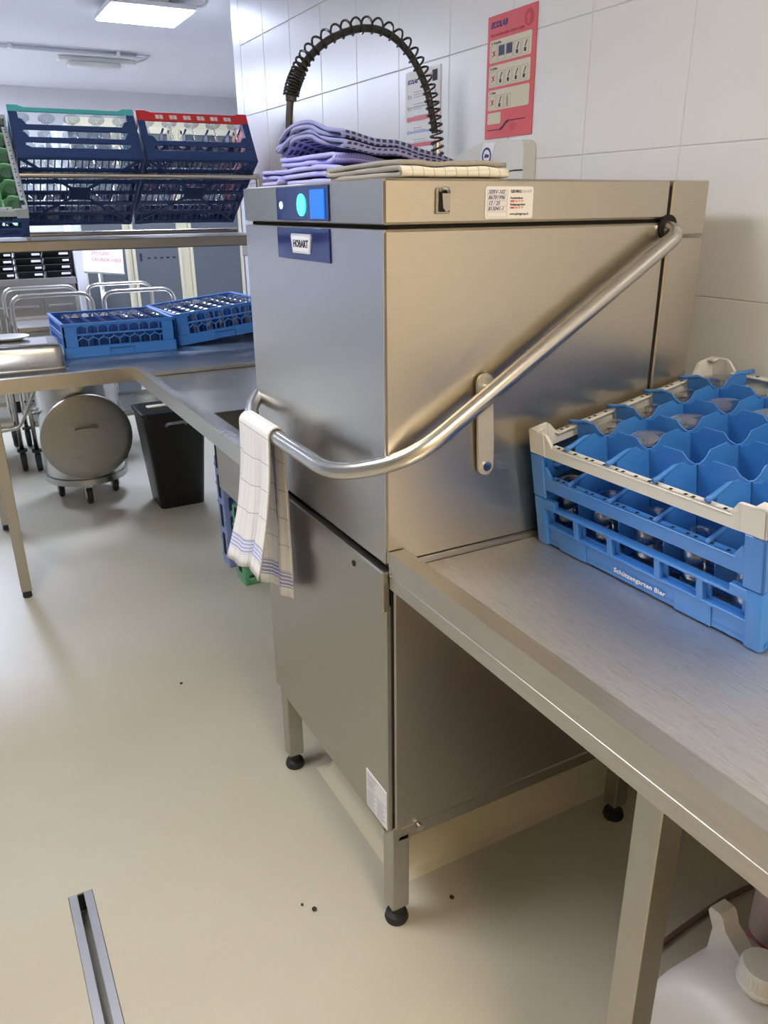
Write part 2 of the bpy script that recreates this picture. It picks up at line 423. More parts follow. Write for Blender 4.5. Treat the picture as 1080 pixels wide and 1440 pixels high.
ceil_light(-6.6, -.95, COOL, P_FAR, 'lit ceiling light near the far wall', .9, .6)  # added out of view to brighten the far wall and ceiling
ceil_light(-5.2, -1.4, COOL, P_FAR*.6, 'lit ceiling light over the far aisle left of the trolleys', .9, .6)  # extra fixture out of view, added to light the far end
# unlit batten with conduit on the ceiling
t = thing('batten_light', 'unlit white batten light fed by a pipe on the far ceiling', 'ceiling light', (-6.16, .75, ZC))
MB().box((-.05, -.27, -.035), (.05, .29, 0), .006).build('housing', 'white_plastic', t)
MB().box((-.07, -.2, -.075), (.07, .2, -.033), .02, seg=3).build('cover', 'white_plastic', t)
MB().box((-.02, .29, -.03), (.02, .33, 0), .006).build('end_cap', 'white_plastic', t)
t = thing('ceiling_conduit', 'thin grey conduit pipe running along the far ceiling', 'pipe', (-5.78, .1, ZC))
MB().tube([(0, -2.6, -.02), (0, .9, -.02)], .012, 8).build('pipe', 'zinc', t)
MB().tube([(-.04, -2.6, -.02), (-.04, .95, -.02)], .010, 8).build('pipe', 'zinc', t)
MB().tube(fillet([(0, .9, -.02), (0, 1.0, -.02), (-.15, 1.02, -.02), (-.32, .98, -.02)], .05), .009, 8).build('pipe_bend', 'zinc', t)
for y in (-2, -1, 0, .75): MB().box((-.06, y, -.035), (.02, y+.03, 0), .004).build('clip', 'white_plastic', t)

# ------------------------------------------------------------------ the hood dishwasher
W, H, ZS, ZT, D, D2 = .635, 1.525, 1.4543, .8715, .6025, .705
dw = thing('dishwasher', 'tall stainless steel hood dishwasher with a long bent tube handle', 'dishwasher', (-W/2, D2/2, 0))
hood = MB().box((-W, 0, .885), (0, D, ZS-.003), .004).build('hood', 'steel_side', dw, True)
B((-W+.012, .012, ZS-.012), (-.012, D-.012, ZS+.008), 'shadow_gap', 'dark_gap', dw)
cap = MB().box((-W, 0, ZS+.004), (0, D, H), .004).build('hood_cap', 'steel_side', dw, True)
# thin front plates: different grain, and the cooler, dimmer reflection put into their colour
fp = MB().box((-W+.002, -.0012, .886), (-.0015, .0, ZS-.004)).build('hood_front', 'steel_v', dw, True)
MB().box((-W+.002, -.0012, ZS+.006), (-.0015, .0, H-.002)).build('cap_front', 'steel_h', dw, True)
# chamfer crease plate on the side of the cap
MB().prism([(.003, ZS+.008), (.031, ZS+.008), (.031, 1.495), (.003, 1.5215)], Matrix(((0, 0, 1, 0), (1, 0, 0, 0), (0, 1, 0, 0), (0, 0, 0, 1))), .0012).build('corner_gusset', 'steel_side', dw, True)
# rear column
col_ = thing; 
B((-W, D+.008, .30), (0, D2, 1.425), 'rear_column', 'steel_side', dw, .003)
B((-W, D+.008, 1.428), (0, D2, H), 'rear_column_cap', 'steel_side', dw, .003)
B((-W+.01, D-.01, .5), (-.006, D+.01, H-.01), 'column_gap', 'dark_gap', dw)
# lower cabinet
B((-W, .015, .27), (0, D2, .884), 'cabinet', 'steel_dark', dw, .003)
B((-W+.002, .009, .28), (-.004, .016, .868), 'door_gap', 'dark_gap', dw)
pn = B((-W, -.004, .275), (-.001, .010, .80), 'front_panel', 'steel_h', dw, .003)
fpn = B((-W, -.010, .789), (0, .006, .872), 'panel_flap', 'steel_h', dw, .003)
MB().cyl((-.115, -.0118, .845), (-.115, -.009, .845), .006).build('screw', 'dark_gap', dw, True)
B((-W, .006, .245), (0, .030, .276), 'base_rail', 'steel_h', dw, .003)
B((-.03, .02, .235), (-.001, D2, .2695), 'base_rail', 'steel_dark', dw, .003)
for (x, y) in ((-.022, .028), (-W+.022, .028), (-.022, D2-.03), (-W+.022, D2-.03)):
    lg = B((x-.021, y-.021, .045), (x+.021, y+.021, .25), 'leg', 'steel_h', dw, .003)
    MB().lathe([(0, .05), (.013, .05), (.013, .022), (.024, .018), (.027, .006), (.025, 0), (0, 0)], 20, Tr(x, y, 0)).build('foot', 'black_rubber', lg, True)
MB().cyl((0, .068, .263), (.012, .068, .263), .008).build('screw', 'steel_tube', dw, True)
MB().cyl((-.02, .005, .262), (-.02, -.004, .262), .006).build('screw', 'steel_tube', dw, True)
# control glass in two pieces (on cap and hood)
cg = B((-.437, -.0035, ZS+.008), (-.193, -.0012, H-.004), 'control_glass', 'glass_blue', dw, .001)
B((-.441, -.0035, 1.392), (-.193, -.0012, ZS-.005), 'badge_glass', 'glass_blue', dw, .001)
B((-.268, -.0055, 1.466), (-.207, -.0035, 1.514), 'display', 'screen', cg, 0)
MB().lathe([(0, 0), (.019, 0), (.019, .002), (0, .002)], 28, Tr(-.310, -.0035, 1.489) @ FRONT).build('start_button', 'button_glow', cg, True)
MB().lathe([(.0045, 0), (.0068, 0), (.0068, .0015), (.0045, .0015), (.0045, 0)], 20, Tr(-.411, -.0035, 1.489) @ FRONT).build('power_button', 'button_ring', cg, True)
MB().box((-.4118, -.005, 1.4865), (-.4102, -.0037, 1.4915)).build('power_mark', 'button_ring', cg, True)
bdg = MB()
poly = [(-.045, -.010), (.045, -.010), (.049, .014), (-.049, .014)]
bdg.prism([(-.041, -.018), (.041, -.018), (.048, .012), (.045, .017), (-.045, .017), (-.048, .012)], Tr(-.318, -.0035, 1.422) @ FRONT, .002)
bd = bdg.build('badge', 'badge_silver', dw, True)
MB().prism([(-.037, -.0145), (.037, -.0145), (.0435, .0125), (-.0435, .0125)], Tr(-.318, -.0054, 1.422) @ FRONT, .0006).build('badge_inset', 'paper', bd, True)
MB().text('HOBART', .0178, Tr(-.318, -.0062, 1.4155) @ FRONT, 0, 1.02, 'CENTER', .0008).build('badge_lettering', 'ink', bd, True)
# latch on the cap side
lt = B((0, .091, 1.473), (.003, .118, 1.511), 'latch_recess', 'steel_dark', dw, .001)
B((.003, .096, 1.476), (.0055, .116, 1.508), 'latch_plate', 'dark_gap', lt, .001)
MB().prism([(.099, 1.503), (.114, 1.503), (.114, 1.479), (.108, 1.476), (.101, 1.482)], Matrix(((0, 0, 1, .005), (1, 0, 0, 0), (0, 1, 0, 0), (0, 0, 0, 1))), .004).build('latch_lever', 'steel_dark', lt, True)
MB().tube([(.004, .098, 1.507), (.010, .1, 1.511), (.012, .106, 1.510), (.008, .112, 1.505)], .003, 8).build('latch_hook', 'steel_tube', lt, True)
# service sticker
def side_m(y, z, x=0): return Tr(x, y, z) @ SIDE
def rrect(w, h, r=.004, n=4):
    out = []
    for cx, cy, a0 in ((w-r, r, -PI/2), (w-r, h-r, 0), (r, h-r, PI/2), (r, r, PI)):
        for k in range(n+1): out.append((cx+r*math.cos(a0+k/n*PI/2), cy+r*math.sin(a0+k/n*PI/2)))
    return out
st = MB().prism(rrect(.097, .049), side_m(.186, 1.4645, 0), .0012).build('service_sticker', 'paper', dw, True)
for k in range(5):
    z = 1.5045-k*.0085
    f = MB()
    f.box((.0012, .190, z-.0035), (.0016, .230, z-.0031)); f.box((.0012, .190, z+.0036), (.0016, .230, z+.004)); f.box((.0012, .190, z-.0035), (.0016, .1904, z+.004)); f.box((.0012, .2296, z-.0035), (.0016, .230, z+.004))
    f.build('entry_box', 'ink_grey', st, True)
for k, s_ in enumerate(('SERV-102', '86701996', '12 / 25', '813041-1')):
    MB().text(s_, .0082, side_m(.1915, 1.5025-k*.0085, .0014), .35, 1.0, bold=.0001).build('handwriting', 'ink_blue', st, True)
MB().text('GEHRIG', .0062, side_m(.236, 1.504, .0014), bold=.0002).build('print', 'ink', st, True)
MB().text('GROUP', .0062, side_m(.2585, 1.504, .0014)).build('print', 'ink_grey', st, True)
for s_, z, c in (('Kundendienst', 1.4945, 'ink'), ('0800 33 77 77', 1.4895, 'ink_red'), ('Reinigungsmittel', 1.4845, 'ink'), ('0800 44 77 77', 1.4795, 'ink_red'), ('www.gehriggroup.ch', 1.470, 'ink')):
    MB().text(s_, .0046, side_m(.236, z, .0014), bold=.0001).build('print', c, st, True)
# type label low on the front
tl = B((-.092, -.0052, .279), (-.002, -.004, .375), 'type_label', 'paper', dw)
lm = MB()
lm.box((-.086, -.0056, .363), (-.045, -.0052, .367)); lm.box((-.090, -.0056, .333), (-.004, -.0052, .335))
for k in range(6): lm.box((-.086, -.0056, .356-k*.0035), (-.050-.004*(k % 3), -.0052, .3575-k*.0035))
for k in range(11):
    lm.box((-.086, -.0056, .326-k*.0040), (-.050-.005*(k % 3), -.0052, .3278-k*.0040)); lm.box((-.044, -.0056, .326-k*.0040), (-.008-.006*((k+1) % 3), -.0052, .3278-k*.0040))
lm.build('label_print', 'ink_grey', tl, True)
# lift handle
xc = -W/2
def hp_(s):
    return [(xc+s*(W/2-.012), .604, 1.445), (xc+s*(W/2+.030), .601, 1.432), (xc+s*(W/2+.037), .03, 1.088), (xc+s*(.2345), -.060, 1.042)]
path = hp_(1) + hp_(-1)[::-1]
hd = MB().tube(fillet(path, .07, 8), .0155, 16).build('lift_handle', 'steel_tube', dw, True)
for s in (1, -1):
    MB().cyl((xc+s*(W/2-.002), .604, 1.443), (xc+s*(W/2+.003), .604, 1.443), .023, 24).build('handle_boss', 'dark_gap', hd, True)
    lk = MB()
    x = 0.006 if s == 1 else -W-.012
    pts = []
    for k in range(13): pts.append((.1925+.0165*math.cos(k/12*PI), 1.196+.0165*math.sin(k/12*PI)))
    for k in range(13): pts.append((.2005+.0165*math.cos(PI+k/12*PI), 1.043+.0165*math.sin(PI+k/12*PI)))
    lk.prism(pts, Matrix(((0, 0, 1, x), (1, 0, 0, 0), (0, 1, 0, 0), (0, 0, 0, 1))), .006)
    lk = lk.build('link_bar', 'link_grey', dw, True)
    if s == 1:
        MB().cyl((0, .2005, 1.043), (.016, .2005, 1.043), .009).build('link_bolt', 'chrome', lk, True)
        MB().cyl((0, .193, 1.190), (.03, .193, 1.187), .007).build('link_pin', 'chrome', lk, True)

# ------------------------------------------------------------------ clean-side table (right)
ZR = .911
tb = thing('steel_table', 'scratched stainless steel outlet table with raised rim beside the dishwasher', 'table', (.9, .4, 0))
XE = 2.0
B((.002, .040, ZT-.004), (XE, YW-.03, ZT), 'tabletop', 'steel_scratched', tb)
rim = MB()
rim.prism([(0, .868), (0, ZR), (.034, ZR), (.052, ZT), (.052, .868)], Matrix(((0, 0, 1, .003), (1, 0, 0, .002), (0, 1, 0, 0), (0, 0, 0, 1))), XE-.003)
rim.build('front_rim', 'steel_table', tb, True)
B((.003, .002, .838), (XE, .032, .868), 'front_apron', 'steel_table', tb, .002)
B((.003, YW-.032, .84), (XE, YW-.006, .955), 'upstand', 'steel_table', tb, .003)
for (x, y) in ((.612, .042), (.612, .70), (1.9, .042), (1.9, .70)):
    l = B((x-.021, y-.021, .03), (x+.021, y+.021, ZT-.006), 'leg', 'steel_h', tb, .002)
    MB().lathe([(0, .035), (.017, .035), (.02, .005), (.018, 0), (0, 0)], 16, Tr(x, y, 0)).build('foot', 'black_rubber', l, True)
B((1.886, .062, .530), (1.914, .68, .562), 'stretcher', 'steel_h', tb, .002)

# ------------------------------------------------------------------ glass racks
def goblet(name, h=.15, bowl=.034, foot=.034, m='glass'):
    """inverted stem glass, foot up; mesh origin at the mouth"""
    pr = [(bowl*.86, 0), (bowl, h*.22), (bowl*.96, h*.36), (bowl*.55, h*.5), (.006, h*.57), (.0045, h*.62), (.0045, h*.9), (.008, h*.95), (foot*.75, h*.975), (foot, h*.985), (foot*1.02, h*.993), (foot*.97, h), (foot*.86, h*.992), (foot*.62, h*.985), (foot*.45, h*.99), (foot*.25, h*.975), (0, h*.985)]
    o = MB().lathe(pr, 18).build(name, m); return o
def tumbler(name, h=.10, r=.033, m='glass'):
    pr = [(r, 0), (r*.94, h*.5), (r*.82, h*.95), (r*.78, h), (r*.6, h*.985), (r*.55, h*.96), (0, h*.95)]
    return MB().lathe(pr, 16).build(name, m)

def rack_tier(parent, S, z0, z1, band0, band1, m, name, flange=.014, holes=True, corner=.042, lift=None):
    """one extender: four raised corners joined by side bands with a flange"""
    t = MB(); h = S/2; th = .005
    for sx in (-1, 1):
        for sy in (-1, 1):
            # L-shaped corner
            t.box((min(sx*h, sx*(h-corner)), min(sy*h, sy*(h-th)), z0), (max(sx*h, sx*(h-corner)), max(sy*h, sy*(h-th)), z1), .0015)
            t.box((min(sx*h, sx*(h-th)), min(sy*h, sy*(h-corner)), z0), (max(sx*h, sx*(h-th)), max(sy*h, sy*(h-corner)), z1), .0015)
            t.box((min(sx*h, sx*(h-.022)), min(sy*h, sy*(h-.022)), z1-.004), (max(sx*h, sx*(h-.022)), max(sy*h, sy*(h-.022)), z1), .0015)
    for s in (-1, 1):
        # bands slope up at both ends into the corners
        zt = band1+lift if lift else z1-.003
        e = h-corner; pts = [(-e-.002, zt), (-e-.002, band0), (e+.002, band0), (e+.002, zt), (e-.004, zt), (e-.018, band1), (-e+.018, band1), (-e+.004, zt)]
        y0 = s*(h-.004)
        t.prism(pts, Matrix(((1, 0, 0, 0), (0, 0, 1, y0-.003), (0, 1, 0, 0), (0, 0, 0, 1))), .006)
        t.prism(pts, Matrix(((0, 0, 1, y0-.003), (1, 0, 0, 0), (0, 1, 0, 0), (0, 0, 0, 1))), .006)
        a, b_ = sorted((s*h, s*(h-flange)))
        t.box((-e+.014, a, band1-.004), (e-.014, b_, band1), .001); t.box((a, -e+.014, band1-.004), (b_, e-.014, band1), .001)
    o = t.build(name, m, parent)
    if holes:
        hb = MB(); n = 26
        for k in range(n):
            x = -h+corner+.03+k*(S-2*corner-.06)/(n-1)
            for s in (-1, 1):
                if (k*7 % 5) < 3:
                    hb.box((x-.0028, s*(h-flange*.5)-.0026, band1-.0005), (x+.0028, s*(h-flange*.5)+.0026, band1+.0004))
                    hb.box((s*(h-flange*.5)-.0026, x-.0028, band1-.0005), (s*(h-flange*.5)+.0026, x+.0028, band1+.0004))
        hb.build('flange_holes', 'dark_gap', o)['kind'] = 'stuff'
    return o
def rack_base(parent, S, m, nw=6):
    h = S/2
    for sx in (-1, 1):
        for sy in (-1, 1):
            MB().box((min(sx*h, sx*(h-.03)), min(sy*h, sy*(h-.03)), 0), (max(sx*h, sx*(h-.03)), max(sy*h, sy*(h-.03)), .103), .005, seg=2).build('corner_post', m, parent)
    for ax in (0, 1):
        for s in (-1, 1):
            w_ = MB()
            def bx(u0, u1, d0, d1, z0, z1, bev=.001):
                a, b_ = sorted((s*(h-d0), s*(h-d1)))
                if ax == 0: w_.box((u0, a, z0), (u1, b_, z1), bev)
                else: w_.box((a, u0, z0), (b_, u1, z1), bev)
            e = h-.026
            bx(-e, e, .006, .012, .002, .046); bx(-e, e, .001, .018, .042, .047); bx(-e, e, .000, .018, .081, .086)
            for q in (-.62, -.24, .24, .62): bx(q*e-.006, q*e+.006, .001, .016, .045, .083)
            cell = [-1, -.62, -.24, .24, .62, 1]
            for q0, q1 in zip(cell, cell[1:]):      # recessed window frames with soft corners
                bx(q0*e, q0*e+.014, .011, .014, .046, .083, 0); bx(q1*e-.014, q1*e, .011, .014, .046, .083, 0)
                bx(q0*e, q1*e, .011, .014, .046, .052, 0); bx(q0*e, q1*e, .011, .014, .078, .083, 0)
            for q in (-.62, .62): bx(q*e-.05, q*e+.02, .003, .007, .002, .044)
            for q in (-1, 1):   # raised rim ends next to the corners
                bx(min(q*e, q*(e-.03)), max(q*e, q*(e-.03)), .0, .012, .084, .100)
            w_.build('side_wall', m, parent)
def grid_floor(parent, S, m, n=20, z=.012, big=5):
    h = S/2-.008; g = MB()
    for k in range(n+1):
        u = -h+2*h*k/n
        g.box((-h, u-.0022, z-.003), (h, u+.0022, z+.003))
    g.build('base_bars', m, parent)
    g = MB()
    for k in range(big+2):
        u = -h+2*h*k/(big+1); g.box((u-.010, -h, z-.005), (u+.010, h, z+.002))
    g.build('base_ribs', m, parent)
    g = MB()
    for a, b_ in (((-h, -h), (h, h)), ((-h, h), (h, -h))): g.bar((a[0], a[1], z-.005), (b_[0], b_[1], z-.005), .012, .006)
    g.box((-.045, -.045, z-.008), (.045, .045, z-.003), .01)
    g.build('base_cross', m, parent)
def dividers(parent, S, n, m, zlow, ztop, dip=.018, tongue=.016, mt=None):
    """n-1 scalloped plates each way, deepest where they cross, with rounded tongues lying on the rim"""
    h = S/2; c = S/n
    prof = [(-h+.022, zlow+.03), (-h+.022, ztop-.010), (-h+.045, ztop)]
    for k in range(1, n):
        x = -h+k*c
        prof += [(x-c*.30, ztop), (x-c*.19, ztop-dip*.72), (x-c*.07, ztop-dip), (x+c*.07, ztop-dip), (x+c*.19, ztop-dip*.72), (x+c*.30, ztop)]
    prof += [(h-.045, ztop), (h-.022, ztop-.010), (h-.022, zlow+.03), (h-.045, zlow), (-h+.045, zlow)]
    # drop duplicate x
    P2 = [prof[0]]
    for q in prof[1:]:
        if (Vector(q)-Vector(P2[-1])).length > 1e-4: P2.append(q)
    tg = MB().prism(P2, Matrix(((1, 0, 0, 0), (0, 0, 1, -.0011), (0, 1, 0, 0), (0, 0, 0, 1))), .0022)
    for s in (-1, 1): tg.tube([(s*(h-.001), 0, ztop-.0085), (s*(h-.016), 0, ztop-.007), (s*(h-.046), 0, ztop+.0005), (s*(h-.06), 0, ztop)], .004, 8, rs=[.0045, .0045, .0035, .0012])
    for k in range(1, n):
        x = -h+k*c; tg.cyl((x, 0, zlow+.01), (x, 0, ztop-dip+.001), .003, 8)
    me = tg.build('divider', m, parent)
    for k in range(1, n):
        u = -h+k*c
        if k == 1: me.location = (0, u, 0)
        else: inst(me, parent, (0, u, 0))
        inst(me, parent, (u, 0, .0006), (0, 0, PI/2))
def place(proto, used, mtx, label, cat, group):
    o = proto if not used[0] else inst(proto)
    used[0] = True; o.matrix_world = mtx
    return tag(o, label, cat, group)

ORD = ('first', 'second', 'third', 'fourth', 'fifth', 'sixth', 'seventh')
# --- blue rack of stem glasses on the outlet table
S = .49
yaw, tl_ = .025, .1774
base_m = Tr(.0215, .325, ZT) @ Rz(yaw) @ Rx(tl_)
ctr = base_m @ Vector((S/2, S/2, 0))
rk = thing('glass_rack', 'tall blue compartment rack with white top rim on the outlet table', 'dish rack', ctr, (base_m.to_euler()))
rack_base(rk, S, 'rack_blue'); grid_floor(rk, S, 'rack_blue_deep')
rack_tier(rk, S, .103, .190, .122, .148, 'rack_blue', 'extender', .016, corner=.034, lift=.020)
rack_tier(rk, S, .190, .236, .190, .213, 'rack_white', 'top_extender', .016)
dividers(rk, S, 5, 'rack_blue', .155, .228, .015)
dividers(rk, S, 5, 'rack_blue_deep', .05, .158, .015)
MB().text('Schützengarten Bier', .0132, Tr(-.045, -S/2+.0024, .016) @ FRONT, .15, 1.05, bold=.0002).build('lettering', 'paper', rk)
RK = Matrix.Translation(ctr) @ base_m.to_euler().to_matrix().to_4x4()
gob = goblet('stem_glass', .188, .036, .037); tum = tumbler('tumbler', .11, .032); ug, ut = [False], [False]
high = {(0, 1), (0, 2), (0, 3), (0, 4), (1, 1), (1, 2), (1, 3), (1, 4), (2, 3), (2, 4), (3, 3), (3, 4), (4, 1), (4, 4), (4, 3)}
for i in range(5):
    for j in range(5):
        loc = Tr(-S/2+(i+.5)*S/5, -S/2+(j+.5)*S/5, .018)
        if (i, j) in high: place(gob, ug, RK @ loc, 'upturned stem glass in the white-rimmed rack, %s row from dishwasher, %s from tiled wall' % (ORD[i], ORD[4-j]), 'glass', 'stem glasses in the white-rimmed rack')
        else: place(tum, ut, RK @ loc, 'tumbler sunk in the white-rimmed rack, %s row from dishwasher, %s from tiled wall' % (ORD[i], ORD[4-j]), 'glass', 'tumblers in the white-rimmed rack')

# ------------------------------------------------------------------ inlet counter with sink, and the far table (one L)
XA, XB = -3.06, -2.09
ct = thing('sink_counter', 'L-shaped stainless steel dish counter with raised rim and sink', 'counter', (-2.2, .3, 0))
ZQ = .868
SX0, SX1, SY0, SY1 = -1.37, -.90, .10, .56
YB = YW-.03
for n_, lo, hi in (('far_top', (XA, -1.6, ZQ-.004), (XB, YB, ZQ)),):
    B(lo, hi, n_, 'steel_table', ct)
tp = MB()
ZS2 = ZQ-.012
for lo, hi in (((XB, .02, ZS2-.004), (SX0, YB, ZS2)), ((SX1, .02, ZS2-.004), (-W-.004, YB, ZS2)), ((SX0, .02, ZS2-.004), (SX1, SY0, ZS2)), ((SX0, SY1, ZS2-.004), (SX1, YB, ZS2))): tp.box(lo, hi)
tp.build('sink_top', 'steel_table', ct, True)
bw = MB()
for lo, hi in (((SX0-.004, SY0, .60), (SX0, SY1, ZS2)), ((SX1, SY0, .60), (SX1+.004, SY1, ZS2)), ((SX0, SY0-.004, .60), (SX1, SY0, ZS2)), ((SX0, SY1, .60), (SX1, SY1+.004, ZS2)), ((SX0, SY0, .60), (SX1, SY1, .604))): bw.box(lo, hi)
bw.build('sink_bowl', 'steel_dark', ct, True)
RM = [(0, .850), (0, .900), (.030, .900), (.042, ZQ), (.042, .850)]
MB().prism([(0, .845), (0, .900), (.030, .900), (.042, ZS2), (.042, .845)], Matrix(((0, 0, 1, XB), (1, 0, 0, .0), (0, 1, 0, 0), (0, 0, 0, 1))), -W-.004-XB).build('front_rim', 'steel_table', ct, True)
MB().prism([(0, .845), (0, .900), (-.030, .900), (-.042, ZQ), (-.042, .845)], Matrix(((1, 0, 0, XB), (0, 0, -1, 0), (0, 1, 0, 0), (0, 0, 0, 1))), 1.6).build('front_rim', 'steel_table', ct, True)
MB().box((XB-.012, .03, ZS2), (XB+.004, YB, ZQ+.006), .003).build('step_ridge', 'steel_table', ct, True)
B((XA, YB-.004, .84), (-W-.004, YW-.006, .91), 'upstand', 'steel_table', ct, .003)
B((XA, -1.6, .84), (XA+.03, YB, .90), 'rear_rim', 'steel_table', ct, .003)
for (x, y) in ((-2.125, -.535), (-2.965, -.55), (-2.965, .70), (-1.95, .70), (-.70, .70), (-2.125, -1.5), (-2.965, -1.5)):
    l = B((x-.02, y-.02, .03), (x+.02, y+.02, .852), 'leg', 'steel_h', ct, .002)
    MB().lathe([(0, .035), (.016, .035), (.019, .005), (.017, 0), (0, 0)], 14, Tr(x, y, 0)).build('foot', 'black_rubber', l, True)

MB().tube(fillet([(-2.98, -.30, .70), (-2.98, -.408, .497), (-2.98, -.60, .488)], .03), .008, 8).build('waste_hoop', 'steel_tube', ct, True)
# --- over-shelf with sloping rack rail
sh = thing('rack_shelf', 'stainless steel over-shelf with a tube rail carrying sloped glass racks', 'shelf', (-2.7, .1, ZQ))
B((-2.98, -1.5, 1.328), (-2.47, .775, 1.371), 'shelf_board', 'steel_shelf', sh, .004)
rail = MB().tube([(-2.567, -.268, 1.618), (-2.567, .745, 1.618)], .013, 12).build('front_rail', 'steel_tube', sh, True)
MB().tube([(-2.72, -1.48, 1.697), (-2.72, -.29, 1.697)], .013, 12).build('prop_rail', 'steel_tube', sh, True)
for y in (-1.4, -.80): MB().tube([(-2.72, y, 1.37), (-2.72, y, 1.697)], .009, 10).build('rail_post', 'steel_tube', sh, True)
for y in (-.266, .74): MB().tube([(-2.567, y, 1.37), (-2.567, y, 1.618)], .009, 10).build('rail_post', 'steel_tube', sh, True)
MB().tube([(-2.93, -.26, 1.383), (-2.93, .745, 1.383)], .011, 10).build('rear_rail', 'steel_tube', sh, True)
for y in (-1.4,):
    B((-2.95, y-.018, ZQ+.001), (-2.915, y+.018, 1.328), 'shelf_post', 'steel_h', sh, .002)
B((-2.9, .755, 1.26), (-2.52, .785, 1.328), 'bracket', 'steel_dark', sh, .003)

th = math.radians(32)
def slope_rack(name, y0, top, label, S=.488, th=th, x=-2.5, z=1.677):
    """rack leaning with its near lower edge raised; y0 = lower y side"""
    m = Tr(x, y0+S/2, z) @ Ry(-th) @ Tr(-S/2, 0, 0)
    e = m.to_euler(); l = m.to_translation()
    r = thing(name, label, 'dish rack', l, e)
    return r, Matrix.Translation(l) @ e.to_matrix().to_4x4()
gob2 = goblet('wine_glass', .20, .034, .033); u2 = [False]
for y0, top, tl2, lab, gl, gg in (
        (-.264, 'rack_turquoise', 0, 'navy blue glass rack with turquoise top rim leaning on the shelf rail', 'wine glass in the leaning turquoise-rimmed rack, %s row from shelf rail, %s from red-rimmed rack', 'wine glasses in the turquoise-rimmed rack'),
        (.236, 'rack_red', 1, 'navy blue glass rack with red top rim leaning on the shelf rail', 'wine glass in the leaning red-rimmed rack, %s row from shelf rail, %s from tiled wall', 'wine glasses in the red-rimmed rack')):
    SS = .488
    r, mm = slope_rack('glass_rack', y0, top, lab)
    grid_floor(r, SS, 'rack_navy', 18, .010, 5)
    rack_tier(r, SS, 0, .060, .002, .048, 'rack_navy', 'base', .016, False)
    if tl2 == 0:
        rack_tier(r, SS, .060, .118, .072, .094, 'rack_navy', 'extender', .012, False)
        rack_tier(r, SS, .118, .176, .128, .150, 'rack_navy', 'extender', .012, False)
        rack_tier(r, SS, .206, .236, .208, .226, 'rack_turquoise', 'top_extender', .012, False)
        for sx in (-SS/2, SS/2-.034):
            for sy in (-SS/2, SS/2-.034): MB().box((sx, sy, .174), (sx+.034, sy+.034, .207), .002).build('corner_post', 'rack_navy', r)
    else:
        rack_tier(r, SS, .060, .118, .072, .094, 'rack_navy', 'extender', .012, False)
        for sx in (-SS/2, SS/2-.03):
            for sy in (-SS/2, SS/2-.03): MB().box((sx, sy, .118), (sx+.03, sy+.03, .19), .002).build('corner_post', 'rack_navy', r)
        te = rack_tier(r, SS, .186, .236, .188, .228, 'rack_red', 'top_extender', .012, False)
        for k in range(6):
            u = -.15+k*.06; MB().box((SS/2-.002, u-.016, .197), (SS/2+.0008, u+.016, .216), .005, seg=2).build('window_slot', 'paper', te)
            MB().box((SS/2-.002, u-.001, .196), (SS/2+.0014, u+.001, .217)).build('window_bar', 'rack_red', te)
        MB().box((-SS/2+.02, SS/2-.012, .10), (SS/2-.03, SS/2-.004, .18), .002).build('side_clip', 'rack_red', r)
    if tl2: dividers(r, SS, 5, 'rack_navy', .10, .158, .03)
    for i in range(5):
        for j in range(5):
            place(gob2, u2, mm @ Tr(-SS/2+(i+.5)*SS/5, -SS/2+(j+.5)*SS/5, .016), gl % (ORD[4-i], ORD[4-j]), 'glass', gg)
# green-glass rack tipped toward the room at the shelf's end
ph = math.radians(46); SS = .488
m = Tr(-2.40, -.275-SS/2, 1.385) @ Ry(ph) @ Tr(-SS/2, 0, 0)
e = m.to_euler(); l = m.to_translation(); gm = Matrix.Translation(l) @ e.to_matrix().to_4x4()
gr = thing('glass_rack', 'grey-rimmed rack with green inserts tipped up at the end of the shelf', 'dish rack', l, e)
rack_base(gr, SS, 'rack_navy', 4); grid_floor(gr, SS, 'rack_navy')
rack_tier(gr, SS, .103, .150, .112, .140, 'rack_grey', 'top_extender', .022)
dividers(gr, SS, 6, 'rack_green', .03, .132, .02)
tum2 = tumbler('green_tumbler', .115, .034, 'glass_green'); u3 = [False]
for i in range(6):
    for j in range(2, 6):
        place(tum2, u3, gm @ Tr(-SS/2+(i+.5)*SS/6, -SS/2+(j+.5)*SS/6, .016), 'green tumbler in the tipped rack, %s row from lower edge, %s from turquoise-rimmed rack' % (ORD[5-i], ORD[5-j]), 'glass', 'green tumblers in the tipped rack')

